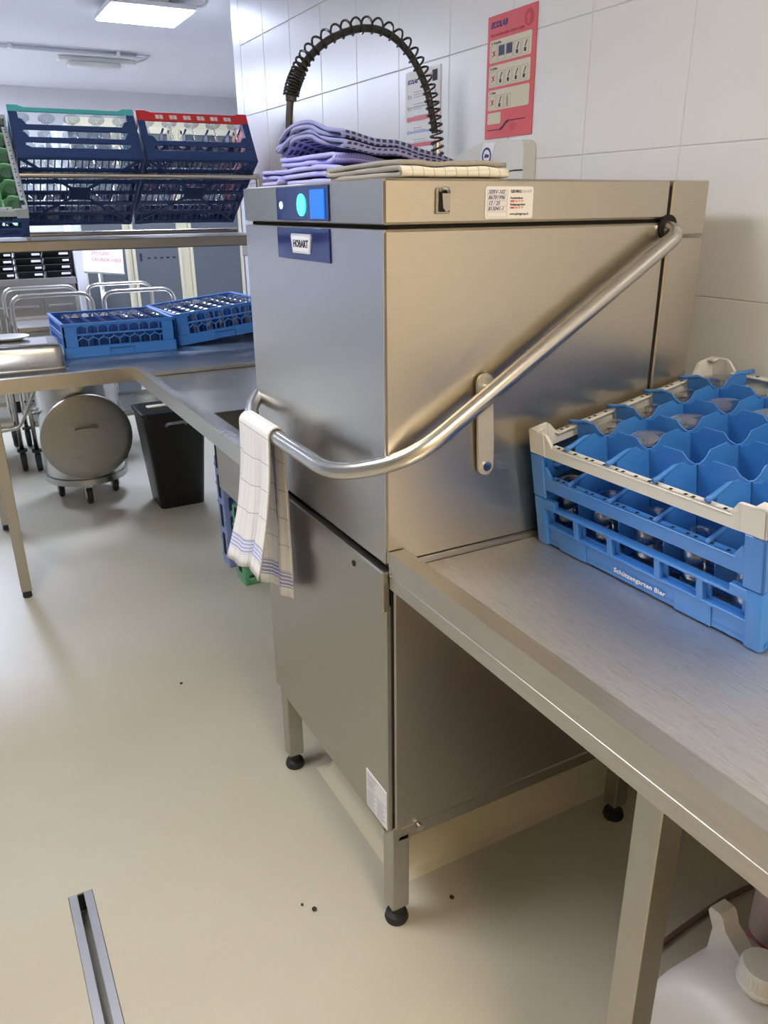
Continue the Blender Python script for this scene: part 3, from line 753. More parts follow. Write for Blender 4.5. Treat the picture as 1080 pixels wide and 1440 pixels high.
# --- two bright blue racks with honeycomb sides on the far table
def hex_lattice(mb, u0, u1, z0, z1, a, f, wd=.0028):
    """edges of a hexagon grid clipped to a window; f(u,z)->point"""
    dx = a*math.sqrt(3); seen = set()
    r = 0; z = z0-a
    while z < z1+a:
        u = u0-dx + (dx/2 if r % 2 else 0)
        while u < u1+dx:
            vs = [(u+a*math.sin(k*PI/3), z+a*math.cos(k*PI/3)) for k in range(6)]
            for k in range(6):
                p, q = vs[k], vs[(k+1) % 6]
                key = tuple(sorted(((round(p[0], 4), round(p[1], 4)), (round(q[0], 4), round(q[1], 4)))))
                if key in seen: continue
                seen.add(key)
                t0, t1 = 0, 1; ok = True
                for c, lo, hi in ((0, u0, u1), (1, z0, z1)):
                    d = q[c]-p[c]
                    if abs(d) < 1e-9:
                        if p[c] < lo-1e-6 or p[c] > hi+1e-6: ok = False
                    else:
                        ta, tb_ = (lo-p[c])/d, (hi-p[c])/d
                        t0 = max(t0, min(ta, tb_)); t1 = min(t1, max(ta, tb_))
                if ok and t1-t0 > .05:
                    A = (p[0]+(q[0]-p[0])*t0, p[1]+(q[1]-p[1])*t0); C = (p[0]+(q[0]-p[0])*t1, p[1]+(q[1]-p[1])*t1)
                    mb.tube([f(*A), f(*C)], wd/2*1.3, 4, cap=False)
            u += dx
        z += a*1.5; r += 1
def hex_rack(name, label, loc, rot, S=.496, n=7):
    r = thing(name, label, 'dish rack', loc, rot); h = S/2; HH = .150
    for sx in (-1, 1):
        for sy in (-1, 1):
            w_ = .062; cp = MB()
            cp.box((min(sx*h, sx*(h-w_))+.001, min(sy*(h-.001), sy*(h-.012)), .0478), (max(sx*h, sx*(h-w_))-.001, max(sy*(h-.001), sy*(h-.012)), HH-.0118), .002)
            cp.box((min(sx*(h-.001), sx*(h-.012)), min(sy*h, sy*(h-w_))+.001, .0478), (max(sx*(h-.001), sx*(h-.012)), max(sy*h, sy*(h-w_))-.001, HH-.0118), .002)
            cp.build('corner_panel', 'rack_blue', r)
    for ax in (0, 1):
        for s in (-1, 1):
            w_ = MB()
            def bx(u0, u1, d0, d1, z0, z1, bev=.0015):
                a, b_ = sorted((s*(h-d0), s*(h-d1)))
                if ax == 0: w_.box((u0, a, z0), (u1, b_, z1), bev)
                else: w_.box((a, u0, z0), (b_, u1, z1), bev)
            e = h-.004
            bx(-e, -.055, .0, .014, 0, .048); bx(.055, e, .0, .014, 0, .048); bx(-.056, .056, .0, .014, .034, .048); bx(-.056, .056, .010, .016, .0, .036)
            bx(-e, e, .0, .010, .096, .104); bx(-e, e, -.001, .014, HH-.012, HH)
            wl = w_.build('side_wall', 'rack_blue', r)
            lt_ = MB(); g = s*(h-.005)
            f = (lambda u, z, g=g: (u, g, z)) if ax == 0 else (lambda u, z, g=g: (g, u, z))
            hex_lattice(lt_, -h+.06, h-.06, .048, .097, .0262, f, .0052)
            hex_lattice(lt_, -h+.06, h-.06, .104, HH-.012, .0262, f, .0052)
            lt_.build('lattice', 'rack_blue', wl)
    g = MB()
    for k in range(17):
        u = -h+.02+(S-.04)*k/16
        g.box((-h+.008, u-.002, .012), (h-.008, u+.002, .018)); g.box((u-.002, -h+.008, .012), (u+.002, h-.008, .018))
    g.build('base_grid', 'rack_blue_deep', r)
    pl_ = MB().box((-h+.012, -.001, .03), (h-.012, .001, HH-.012)).build('divider', 'rack_blue_shaded', r)
    for k in range(1, n):
        u = -h+S*k/n
        if k == 1: pl_.location = (0, u, 0)
        else: inst(pl_, r, (0, u, 0))
        inst(pl_, r, (u, 0, -.012), (0, 0, PI/2))
    return r, Matrix.Translation(Vector(loc)) @ Euler(rot).to_matrix().to_4x4()
tum3 = tumbler('shot_glass', .115, .027); u4 = [False]
r1, m1 = hex_rack('honeycomb_rack', 'bright blue honeycomb-sided rack, half empty, beside the steel pan', (-2.615-.248, -.192+.25, ZQ), (0, 0, 0))
for i in range(7):
    for j in range(7):
        if j >= 4 and (i < 5): place(tum3, u4, m1 @ Tr(-.248+(i+.5)*.496/7, -.248+(j+.5)*.496/7, .03), 'small glass in the half-empty honeycomb rack, %s row from sink, %s from the tilted rack' % (ORD[6-i], ORD[6-j]), 'glass', 'glasses in the half-empty honeycomb rack')
rt = math.radians(5.2)
m2 = Tr(-2.69, .338, ZQ+.001) @ Rz(math.radians(3)) @ Rx(rt) @ Tr(-.2375, .2375, 0)
e2 = m2.to_euler(); l2 = m2.to_translation()
r2, m2 = hex_rack('honeycomb_rack', 'bright blue honeycomb-sided rack full of glasses, propped at a tilt', l2, e2, .475)
for i in range(7):
    for j in range(7):
        place(tum3, u4, m2 @ Tr(-.2375+(i+.5)*.475/7, -.2375+(j+.5)*.475/7, .03), 'small glass in the tilted full honeycomb rack, %s row from sink, %s from tiled wall' % (ORD[6-i], ORD[6-j]), 'glass', 'glasses in the full honeycomb rack')

# --- steel pan and plate
pan = thing('steel_pan', 'upturned rectangular stainless steel food pan on the far counter', 'food pan', (-2.58, -.40, ZQ))
pm = MB()
def rr_ring(hx, hy, r, z, n=5):
    out = []
    for cx, cy, a0 in ((hx-r, -hy+r, -PI/2), (hx-r, hy-r, 0), (-hx+r, hy-r, PI/2), (-hx+r, -hy+r, PI)):
        for k in range(n+1): out.append((cx+r*math.cos(a0+k/n*PI/2), cy+r*math.sin(a0+k/n*PI/2), z))
    return out
def loft(mb, rings, cap0=True, cap1=True):
    R = [[mb.bm.verts.new(c) for c in q] for q in rings]
    for A, Bq in zip(R, R[1:]):
        for k in range(len(A)): mb.bm.faces.new((A[k], A[(k+1) % len(A)], Bq[(k+1) % len(A)], Bq[k]))
    if cap0: mb.bm.faces.new(R[0][::-1])
    if cap1: mb.bm.faces.new(R[-1])
    return mb
loft(pm, [rr_ring(.165, .205, .035, 0), rr_ring(.165, .205, .035, .004), rr_ring(.155, .195, .032, .006), rr_ring(.150, .19, .034, .080), rr_ring(.146, .186, .034, .090), rr_ring(.138, .178, .03, .095)])
pm.build('pan_body', 'steel_table', pan); pan.rotation_euler = (0, 0, math.radians(-4))
MB().box((-.1, -.14, .0945), (.1, .14, .0965), .001).build('pan_ridge', 'steel_tube', pan)
tag(MB().lathe([(0, .004), (.05, .004), (.07, .009), (.085, .016), (.086, .018), (.07, .013), (.05, .008), (0, .008)], 28, Tr(-2.66, -.405, ZQ+.0945)).build('plate', 'white_plastic'), 'small white plate lying on the upturned steel pan', 'plate')

# ------------------------------------------------------------------ pre-rinse spring tap
tap = thing('spray_tap', 'pre-rinse tap with dark coiled spring arching over the sink', 'tap', (-1.0, .72, ZS2))
arc = [(.72, 1.20), (.72, 1.45), (.72, 1.601), (.712, 1.68), (.701, 1.73), (.679, 1.80), (.626, 1.875), (.559, 1.917), (.485, 1.923), (.401, 1.897), (.339, 1.856), (.296, 1.805), (.274, 1.763), (.262, 1.68), (.262, 1.58), (.27, 1.42), (.28, 1.28)]
def smooth(pts, n=8):
    P = [Vector(p) for p in pts]; out = []
    for i in range(len(P)-1):
        a = P[max(i-1, 0)]; b = P[i]; c = P[i+1]; d = P[min(i+2, len(P)-1)]
        for k in range(n):
            t = k/n; out.append(.5*((2*b)+(c-a)*t+(2*a-5*b+4*c-d)*t*t+(3*b-a-3*c+d)*t**3))
    out.append(P[-1]); return out
full = smooth([(-1.0, y, z) for y, z in arc])
MB().tube([(-1.0, .72, ZS2), (-1.0, .72, 1.66)], .012, 14).build('riser', 'chrome', tap, True)
MB().tube([(-1.0, .72, ZS2), (-1.0, .72, ZS2+.10)], .026, 18).build('valve_body', 'chrome', tap, True)
MB().tube([(-1.0, .72, 1.15), (-1.0, .79, 1.15)], .008, 10).build('wall_bracket', 'chrome', tap, True)
i0 = min(range(len(full)), key=lambda k: (full[k]-Vector((-1, .712, 1.68))).length)
i1 = min(range(len(full)), key=lambda k: (full[k]-Vector((-1, .272, 1.757))).length)
MB().tube(full[i0:], .0095, 12).build('hose', 'hose_black', tap, True)
# ribbed metal hose below the spring
rs = []; pth = []
for k, p in enumerate(full[i1:]): pth.append(p)
seg = []; L_ = 0
dense = smooth(pth, 6)
MB().tube(dense, .0085, 10, rs=[.0092 if k % 2 else .0078 for k in range(len(dense))]).build('ribbed_hose', 'chrome', tap, True)
# spring
arcl = [0]
i00 = min(range(len(full)), key=lambda k: (full[k]-Vector((-1, .72, 1.55))).length)
sp = full[i00:i1+1]
for a, b in zip(sp, sp[1:]): arcl.append(arcl[-1]+(b-a).length)
tot = arcl[-1]
def at_len(s):
    for k in range(len(sp)-1):
        if arcl[k+1] >= s:
            t = (s-arcl[k])/(arcl[k+1]-arcl[k]+1e-9); p = sp[k].lerp(sp[k+1], t); return p, (sp[k+1]-sp[k]).normalized()
    return sp[-1], (sp[-1]-sp[-2]).normalized()
turns = 40; coil = []; NS = 14
s_ = 0; phase = 0
while s_ < tot:
    p, T = at_len(s_); n1 = Vector((1, 0, 0)); n2 = T.cross(n1).normalized()
    f = s_/tot
    pitch = .0185 if f < .25 else (.0185+(.030-.0185)*min(1, (f-.25)/.25) if f < .8 else max(.0072, .030-(f-.8)/.14*.023))
    rad = .0165+.0025*(1 if f > .25 else f/.25)
    coil.append(p+n2*(rad*math.cos(phase)+.0075*(1 if .25 < f < .88 else (f/.25 if f <= .25 else max(0, (.96-f)/.08))))+n1*(rad*math.sin(phase)))
    phase -= 2*PI/NS; s_ += pitch/NS
MB().tube(coil, .0030, 6).build('spring', 'spring_dark', tap, True)
MB().tube([Vector(sp[-1]) + Vector((0, 0, .004)), Vector(sp[-1]) - Vector((0, 0, .012))], .0145, 14).build('spring_collar', 'hose_black', tap, True)

# ------------------------------------------------------------------ posters and dispenser on the tiled wall
YP = YW-.005
def wm(x, z, d=0): return Tr(x, YP-d, z) @ FRONT
po = thing('wall_poster', 'red instruction poster with beige picture boxes taped on the tiles', 'poster', (-.79, YP, 1.81))
x0, x1, z0, z1 = -.896, -.687, 1.659, 1.956
B((x0, YP-.002, z0), (x1, YP, z1), 'sheet', 'poster_red', po)
MB().text('ECOLAB', .020, wm(x0+.014, z1-.029, .0024), .25, .95, bold=.0007).build('lettering', 'ink_blue', po, True)
MB().text('Zum Geschirrspülen & Bistro Guide', .0105, wm(x0+.014, z1-.049, .0024), 0, .95, bold=.0002).build('lettering', 'poster_darkred', po, True)
MB().lathe([(0, 0), (.019, 0), (.019, .0004), (0, .0004)], 24, wm(x1-.032, z1-.028, .002)).build('emblem', 'poster_darkred', po, True)
MB().prism([(-.004, -.012), (.004, -.012), (.004, 0), (.010, .002), (0, .013), (-.010, .002), (-.004, 0)], wm(x1-.032, z1-.030, .0025), .0004).build('emblem_mark', 'poster_red', po, True)
rowz = [(z1-.111, .0535, 5, 'A. Vorspülen'), (z1-.170, .052, 5, 'B. Spülen'), (z1-.227, .050, 3, 'C. Klare')]
for zb, hh, n, s in rowz:
    bx_ = MB().prism(rrect(.180, hh, .005), wm(x0+.012, zb, .002), .0004).build('picture_box', 'poster_beige', po, True)
    MB().text(s, .0085, wm(x0+.018, zb+hh-.010, .0025), bold=.0002).build('lettering', 'ink', bx_, True)
    for k in range(n):
        xx = x0+.017+k*.034
        f = MB(); a, b_, c_, d_ = xx, xx+.029, zb+.004, zb+hh-.014; t_ = .0007; yy = YP-.0027
        f.box((a, yy, c_), (b_, yy+.0003, c_+t_)); f.box((a, yy, d_-t_), (b_, yy+.0003, d_)); f.box((a, yy, c_), (a+t_, yy+.0003, d_)); f.box((b_-t_, yy, c_), (b_, yy+.0003, d_))
        f.build('picture_frame', 'poster_line', bx_, True)
        cx_, cz_ = (a+b_)/2, (c_+d_)/2
        g = MB()
        if k == 0:
            g.bar((cx_-.006, yy, cz_-.008), (cx_+.006, yy, cz_+.006), .003, .0005, (0, 1, 0)); g.bar((cx_+.006, yy, cz_-.006), (cx_-.006, yy, cz_+.006), .003, .0005, (0, 1, 0)); mm_ = 'poster_darkred'
        elif hh > .053 and k in (1, 2): g.box((a+.002, yy-.0002, cz_-.008), (b_-.002, yy, d_-.002)); mm_ = 'slate_blue'
        elif k == 2 and n == 3: g.prism([(-.004, -.014), (.004, -.014), (.004, .004), (.0015, .013), (-.0015, .013), (-.004, .004)], wm(cx_, cz_, .0028), .0003); mm_ = 'poster_line'
        else: g.box((cx_-.005, yy-.0002, cz_-.013), (cx_+.004, yy, cz_-.004)); g.bar((cx_-.002, yy, cz_-.002), (cx_+.006, yy, cz_+.012), .003, .0005, (0, 1, 0)); mm_ = 'ink'
        g.build('pictogram', mm_, bx_, True)
MB().prism(rrect(.060, .028, .003), wm(x0+.012, z1-.261, .002), .0004).build('picture_box', 'poster_beige', po, True)
wv = MB(); pts = [(x0+.012, .017), (x0+.070, .017), (x0+.082, .021), (x0+.096, .032), (x0+.108, .036), (x0+.180, .036)]
for (a, za), (b_, zb) in zip(pts, pts[1:]): wv.bar((a, YP-.0024, z0+za+.004), (b_, YP-.0024, z0+zb+.004), .0022 if zb == za else .006, .0004, (0, 1, 0))
wv.build('wave_line', 'ink', po, True)
sm = MB()
for k in range(5): sm.box((x0+.115, YP-.0024, z0+.032-k*.004), (x0+.135+.006*(k % 3), YP-.002, z0+.0335-k*.004))
sm.build('small_print', 'poster_darkred', po, True)

po = thing('wall_poster', 'white chart with red, blue and green rows behind the tap spring', 'poster', (-1.24, YP, 1.74))
x0, x1, z0, z1 = -1.342, -1.135, 1.592, 1.880
B((x0, YP-.002, z0), (x1, YP, z1), 'sheet', 'paper', po)
MB().text('ECOLAB', .017, wm(x0+.012, z1-.034, .0024), .25, .95, bold=.0005).build('lettering', 'ink_blue', po, True)
MB().text('Desinfektionsplan', .012, wm(x0+.085, z1-.022, .0024)).build('lettering', 'ink_grey', po, True)
B((x1-.044, YP-.0026, z1-.040), (x1-.016, YP-.002, z1-.010), 'pictogram', 'ink', po)
rows = [('ink_grey', .100, .003), ('poster_red', .128, .012), ('poster_blue', .170, .006), ('poster_red', .205, .012), ('poster_green', .246, .016)]
for c, d, hh in rows: B((x0+.008, YP-.0026, z1-d-hh), (x1-.012, YP-.002, z1-d), 'colour_row', c, po)
lc = MB()
for k in range(6):
    zz = z1-.06-k*.034
    for q in range(3): lc.box((x0+.05, YP-.0025, zz-q*.007), (x0+.10+.02*((k+q) % 3), YP-.002, zz-q*.007+.0022))
    lc.box((x0+.014, YP-.0025, zz-.016), (x0+.022, YP-.002, zz-.004)); lc.box((x0+.03, YP-.0025, zz-.016), (x0+.036, YP-.002, zz-.006)); lc.box((x1-.03, YP-.0025, zz-.016), (x1-.022, YP-.002, zz-.002))
lc.build('table_print', 'ink_grey', po, True)

ds = thing('soap_dispenser', 'off-white rounded paper dispenser on the tiles behind the dishwasher', 'dispenser', (-.86, YW-.02, 1.36))
DY = YW-.045
ol = [(-1.075, 1.36), (-.666, 1.36), (-.666, 1.625), (-.669, 1.636), (-.679, 1.643), (-.77, 1.650), (-.86, 1.646), (-.94, 1.632), (-1.0, 1.612), (-1.045, 1.58), (-1.075, 1.53)]
MB().prism(ol, Tr(0, YW-.005, 0) @ FRONT, .040).build('cover', 'dispenser', ds, True)
MB().tube(smooth([(-.775, DY-.0005, 1.50), (-.77, DY-.001, 1.545), (-.745, DY-.001, 1.566), (-.71, DY-.001, 1.571), (-.666, DY-.001, 1.571)], 5), .0016, 6).build('seam', 'dark_gap', ds, True)
bs = MB().prism([(0, 0), (.035, .012), (.068, .083), (.012, .083), (0, .06)], Tr(-.855, DY-.0005, 1.562) @ FRONT, .0008).build('sticker', 'paper', ds, True)
MB().lathe([(.016, 0), (.022, 0), (.022, .0005), (.016, .0005), (.016, 0)], 26, Tr(-.828, DY-.0012, 1.612) @ FRONT).build('sticker_ring', 'ink_blue', bs, True)
MB().prism([(-.012, -.004), (.010, -.004), (.012, .003), (-.006, .006)], Tr(-.828, DY-.0012, 1.612) @ FRONT, .0005).build('sticker_mark', 'ink_blue', bs, True)

# ------------------------------------------------------------------ towels
def ribbon(pts2d, y0, y1, thick, name, m, label, group=None, ny=14, wave=.004, yaw=0, drop=None, sway=None, seed=1):
    """serpentine profile in x-z swept along y as one folded cloth"""
    rnd = random.Random(seed)
    P = smooth([(p[0], 0, p[1]) for p in pts2d], 5)
    G = []
    ph = [rnd.uniform(0, 6.28) for _ in range(6)]
    for i, p in enumerate(P):
        row = []
        for j in range(ny+1):
            t = j/ny; y = y0+(y1-y0)*t
            dz = wave*(math.sin(9*t+ph[0]+p.x*14)+.6*math.sin(21*t+ph[1]+p.x*23))
            dx = wave*1.6*math.sin(7*t+ph[2]+p.z*60)
            dy = wave*1.8*math.sin(p.x*40+ph[3]+i*.2)
            zz = p.z
            if drop: zz = ZTOP + (p.z-ZTOP)*drop(t, p.x)
            if sway: dx += sway(t)
            row.append((p.x+dx, y+dy, max(ZTOP+thick*.6, zz+dz*(1 if zz > ZTOP+.01 else .2))))
        G.append(row)
    o = MB().sheet(G, thick).build(name, m)
    return tag(o, label, 'towel', group)
ZTOP = H
dr = lambda t, x: 1-.60*min(1, t*1.15)
# bottom lavender towel: loops at the left front
def layers(xa, xb, z0, dz, n, r=0):
    """boustrophedon of n runs between xa and xb"""
    out = []
    for k in range(n):
        z = z0+k*dz
        a, b = (xa, xb) if k % 2 == 0 else (xb, xa)
        for q in range(5): out.append((a+(b-a)*q/4 + (0.010 if False else 0), z))
        if k < n-1: out.append((b+(.008 if b > a else -.008), z+dz/2))
    return out
ribbon(layers(-.585, -.285, H+.006, .0115, 3), .055, .36, .0075, 'folded_towel', 'cloth_lavender', 'lavender striped towel folded at the bottom of the pile on the dishwasher', 'folded towels on the dishwasher', wave=.0025, seed=3, drop=dr)
ribbon(layers(-.56, -.30, H+.0415, .0105, 2), .06, .35, .007, 'folded_towel', 'cloth_violet', 'violet towel folded in the middle of the pile on the dishwasher', 'folded towels on the dishwasher', wave=.0025, seed=5, drop=dr)
ribbon([(p[0], p[1]+.022*math.sin(max(0, min(PI, (p[0]+.575)*12)))) for p in layers(-.575, -.27, H+.064, .0085, 4)], .065, .37, .0065, 'folded_towel', 'cloth_navy', 'dark navy checked towel wavy on top of the towel pile', 'folded towels on the dishwasher', wave=.003, seed=8, drop=dr)
ribbon([(p[0], p[1]) for p in layers(-.62, -.53, H+.006, .010, 3)], .04, .22, .006, 'folded_towel', 'cloth_violet', 'crumpled pale violet towel slumped at the pile\'s outer side', None, wave=.003, seed=11)
ribbon(layers(-.262, -.014, H+.0055, .0085, 3), .032, .235, .0068, 'folded_towel', 'cloth_cream', 'cream checked towel folded flat at the corner of the dishwasher top', None, wave=.0012, seed=13)

# draped towel on the handle: inner flap, over the bar, outer flap
G = []
yb, zb_, rb = -.060, 1.042, .0195
NJ = 22
def flap(side, s, v):
    """s 0..1 down the flap, v 0..1 across; returns point"""
    if side > 0:   # outer flap, shorter, flaring
        xl, xr = -.540-.025*s, -.358+.048*s
        x = xl+(xr-xl)*v; L = .315-.055*v*v+.03*max(0, v-.8)*5*s
        y = yb-rb-.010*s-.042*s*s+.013*s*math.sin(v*10+1.5)+.006*s*math.sin(v*21+.4)
        return (x, y, zb_-L*s + .006*math.sin(v*9)*s)
    xl, xr = -.53-.045*s, -.372-.010*s
    x = xl+(xr-xl)*v; L = .42-.03*v
    y = yb+rb+.006*s-.012*s*math.sin(v*9+.5)-.005*math.sin(v*19)*s
    return (x, min(y, -.022), zb_-L*s)
for j in range(NJ+1):
    v = j/NJ; row = []
    for k in range(24, 0, -1): row.append(flap(-1, k/24, v))
    a0 = flap(-1, 0, v)[0]; a1 = flap(1, 0, v)[0]
    for k in range(9):
        a = k/8*PI; row.append((a0+(a1-a0)*k/8, yb+rb*math.cos(a), zb_+rb*math.sin(a)))
    for k in range(1, 21): row.append(flap(1, k/20, v))
    G.append(row)
tag(MB().sheet(G, .004).build('dish_towel', 'cloth_white'), 'white checked dish towel hanging over the dishwasher handle', 'towel')

# ------------------------------------------------------------------ under the counters
# wheeled steel bin with its lid hung in front
bn = thing('wheeled_bin', 'round stainless steel bin on casters under the far counter', 'bin', (-3.30, -.095, 0))
MB().lathe([(0, .125), (.195, .125), (.2, .13), (.205, .16), (.205, .66), (.212, .665), (.212, .68), (.2, .68), (.2, .15), (0, .145)], 40).build('barrel', 'steel_v', bn)
MB().lathe([(.198, .118), (.216, .118), (.216, .150), (.206, .150)], 40).build('base_ring', 'steel_h', bn)
for cx_, cy_ in ((.20, -.03), (-.04, -.175), (.02, .165), (-.2, .03)):
    k_ = .82
    c = MB(); c.box((cx_*k_-.02, cy_*k_-.02, .095), (cx_*k_+.02, cy_*k_+.02, .125), .003); c.box((cx_*k_-.02, cy_*k_-.021, .04), (cx_*k_+.02, cy_*k_-.017, .1)); c.box((cx_*k_-.02, cy_*k_+.017, .04), (cx_*k_+.02, cy_*k_+.021, .1))
    c = c.build('caster', 'zinc', bn)
    MB().lathe([(0, -.014), (.045, -.014), (.05, -.009), (.05, .009), (.045, .014), (0, .014)], 24, Tr(cx_*k_-.012, cy_*k_, .05) @ Rx(PI/2)).build('wheel', 'black_rubber', c)
    MB().lathe([(0, -.0155), (.024, -.0155), (.024, .0155), (0, .0155)], 18, Tr(cx_*k_-.012, cy_*k_, .05) @ Rx(PI/2)).build('hub', 'zinc', c)
MB().tube(fillet([(-.05, -.2, .5), (-.05, -.26, .5), (.05, -.26, .5), (.05, -.2, .5)], .02), .007, 8).build('side_handle', 'steel_tube', bn)
MB().tube(fillet([(.20, -.05, .60), (.235, -.05, .60), (.235, .05, .60), (.20, .05, .60)], .02), .006, 8).build('front_handle', 'steel_tube', bn)
ld = thing('bin_lid', 'round stainless steel lid hung upright on the front of the wheeled bin', 'lid', (-3.062, -.095, .385), (0, math.radians(3), 0))
MB().lathe([(0, .006), (.19, .006), (.21, .004), (.226, 0), (.229, -.012), (.226, -.018), (.222, -.012), (.215, -.004), (0, -.002)], 48, Ry(PI/2)).build('disc', 'steel_lid', ld)
MB().tube(fillet([(.006, -.05, .05), (.03, -.05, .055), (.03, .05, .055), (.006, .05, .05)], .012), .006, 8).build('lid_handle', 'steel_dark', ld)
# black waste bin
wbn = thing('waste_bin', 'tall black tapered plastic waste bin under the counter', 'bin', (-2.96, .31, 0))
q = MB(); rings = []
for hx, hy, z in ((.108, .115, 0), (.112, .118, .005), (.135, .158, .50), (.142, .165, .505), (.142, .165, .52), (.132, .155, .52), (.108, .114, .02)):
    rings.append(rr_ring(hx, hy, .025, z))
loft(q, rings); q.build('body', 'black_plastic', wbn)
MB().tube([Vector(c) for c in rr_ring(.140, .163, .026, .519)], .006, 8, closed=True).build('rim', 'black_rubber', wbn)
MB().tube(fillet([(.137, -.05, .455), (.160, -.05, .47), (.160, .05, .47), (.137, .05, .455)], .02), .008, 8).build('handle', 'zinc', wbn)
tag(MB().box((-2.985, .20, .525), (-2.93, .40, .535), .004).build('cardboard_strip', 'cream'), 'pale strip lying across the mouth of the black waste bin', 'strip')
# folded crates standing under the sink
def crate(name, lab, m, x0, x1, y0, y1, h, lean):
    t = thing(name, lab, 'crate', ((x0+x1)/2, (y0+y1)/2, 0), (0, lean, 0))
    dx, dy = (x1-x0)/2, (y1-y0)/2
    f = MB()
    for s in (-1, 1):
        f.box((-dx, s*dy-.012, 0), (dx, s*dy+.012, h), .004)
    f.box((-dx, -dy, 0), (dx, dy, .03), .004); f.box((-dx, -dy, h-.03), (dx, dy, h), .004)
    f.build('frame', m, t)
    for s in (-1, 1):
        f = MB()
        for k in range(5):
            z = .03+(h-.06)*(k+.5)/5; f.box((s*dx*.9-.004, -dy, z-.014), (s*dx*.9+.004, dy, z+.014), .002)
        for k in range(4):
            y = -dy+2*dy*(k+.5)/4; f.box((s*dx*.9-.003, y-.012, .02), (s*dx*.9+.003, y+.012, h-.02))
        f.build('side_panel', m, t)
    f = MB()
    for k in range(4):
        z = .05+(h-.1)*k/3
        f.box((-dx*.35, -dy-.014, z), (dx*.35, -dy-.0115, z+(h-.1)/3-.03), .002)
    f.build('slots', 'dark_gap', t)
    f = MB()
    for s in (-1, 1):
        for k in range(6):
            z = .04+(h-.08)*k/5; f.box((min(s*dx, s*dx*.6), -dy-.0145, z-.008), (max(s*dx, s*dx*.6)-.001, -dy-.011, z+.008), .001)
    f.build('edge_lugs', m, t)
crate('folded_crate', 'lavender blue folded plastic crate standing on edge under the sink', 'crate_blue', -2.063, -1.972, .292, .66, .50, -.02)
crate('folded_crate', 'green folded plastic crate standing on edge behind the hanging towel', 'crate_green', -1.868, -1.765, .292, .66, .34, 0)

# ------------------------------------------------------------------ canisters at the lower right
jg = thing('canister', 'white plastic canister with screw cap on the floor under the outlet table', 'canister', (.625, .33, 0))
JX, JY, JZ = .125, .11, .045
jm = MB()
loft(jm, [rr_ring(JX-.01, JY-.01, .025, 0), rr_ring(JX, JY, .028, .012), rr_ring(JX, JY, .03, .215+JZ), rr_ring(JX-.006, JY-.006, .032, .232+JZ), rr_ring(JX-.03, JY-.03, .035, .256+JZ), rr_ring(.055, .055, .035, .274+JZ), rr_ring(.032, .032, .03, .279+JZ)])
jm.build('body', 'jug_white', jg)
MB().lathe([(0, .27), (.030, .27), (.030, .286), (.036, .286), (.037, .292), (.034, .295), (.034, .322), (.031, .327), (0, .328)], 32, Tr(-.005, .0, JZ)).build('cap', 'white_plastic', jg)
rb_ = MB()
for k in range(32):
    a = k/32*2*PI; rb_.box((-.005+.0335*math.cos(a)-.0012, .0335*math.sin(a)-.0012, .298+JZ), (-.005+.0335*math.cos(a)+.0012, .0335*math.sin(a)+.0012, .320+JZ))
rb_.build('cap_ribs', 'white_plastic', jg)['kind'] = 'stuff'
MB().prism([(-.112, .225+JZ), (-.108, .295+JZ), (-.121, .322+JZ), (-.118, .332+JZ), (-.098, .334+JZ), (-.092, .328+JZ), (-.084, .308+JZ), (-.03, .270+JZ), (-.03, .25+JZ)], Tr(0, .045, 0) @ FRONT, .034).build('handle', 'jug_white', jg)
cn = thing('canister', 'large translucent canister half full of pink liquid behind the white one', 'canister', (.635, .585, 0))
cm = MB(); loft(cm, [rr_ring(.135, .115, .03, 0), rr_ring(.145, .125, .04, .02), rr_ring(.145, .125, .04, .255)], True, False); cm.build('liquid_part', 'canister_pink', cn)
cm = MB(); loft(cm, [rr_ring(.145, .125, .04, .255), rr_ring(.145, .125, .04, .36), rr_ring(.13, .11, .04, .40), rr_ring(.06, .06, .04, .43), rr_ring(.03, .03, .028, .435)], False, True); cm.build('upper_part', 'canister_clear', cn)
MB().lathe([(0, .43), (.032, .43), (.032, .46), (0, .462)], 20).build('cap', 'canister_pink', cn)

tag(MB().tube(smooth([(.33, .40, .009), (.318, .50, .009), (.31, .60, .009), (.305, .70, .009), (.31, .79, .009)], 6), .0062, 10).build('dosing_hose', 'hose_pink'), 'dull reddish hose lying on the floor behind the table leg', 'hose')
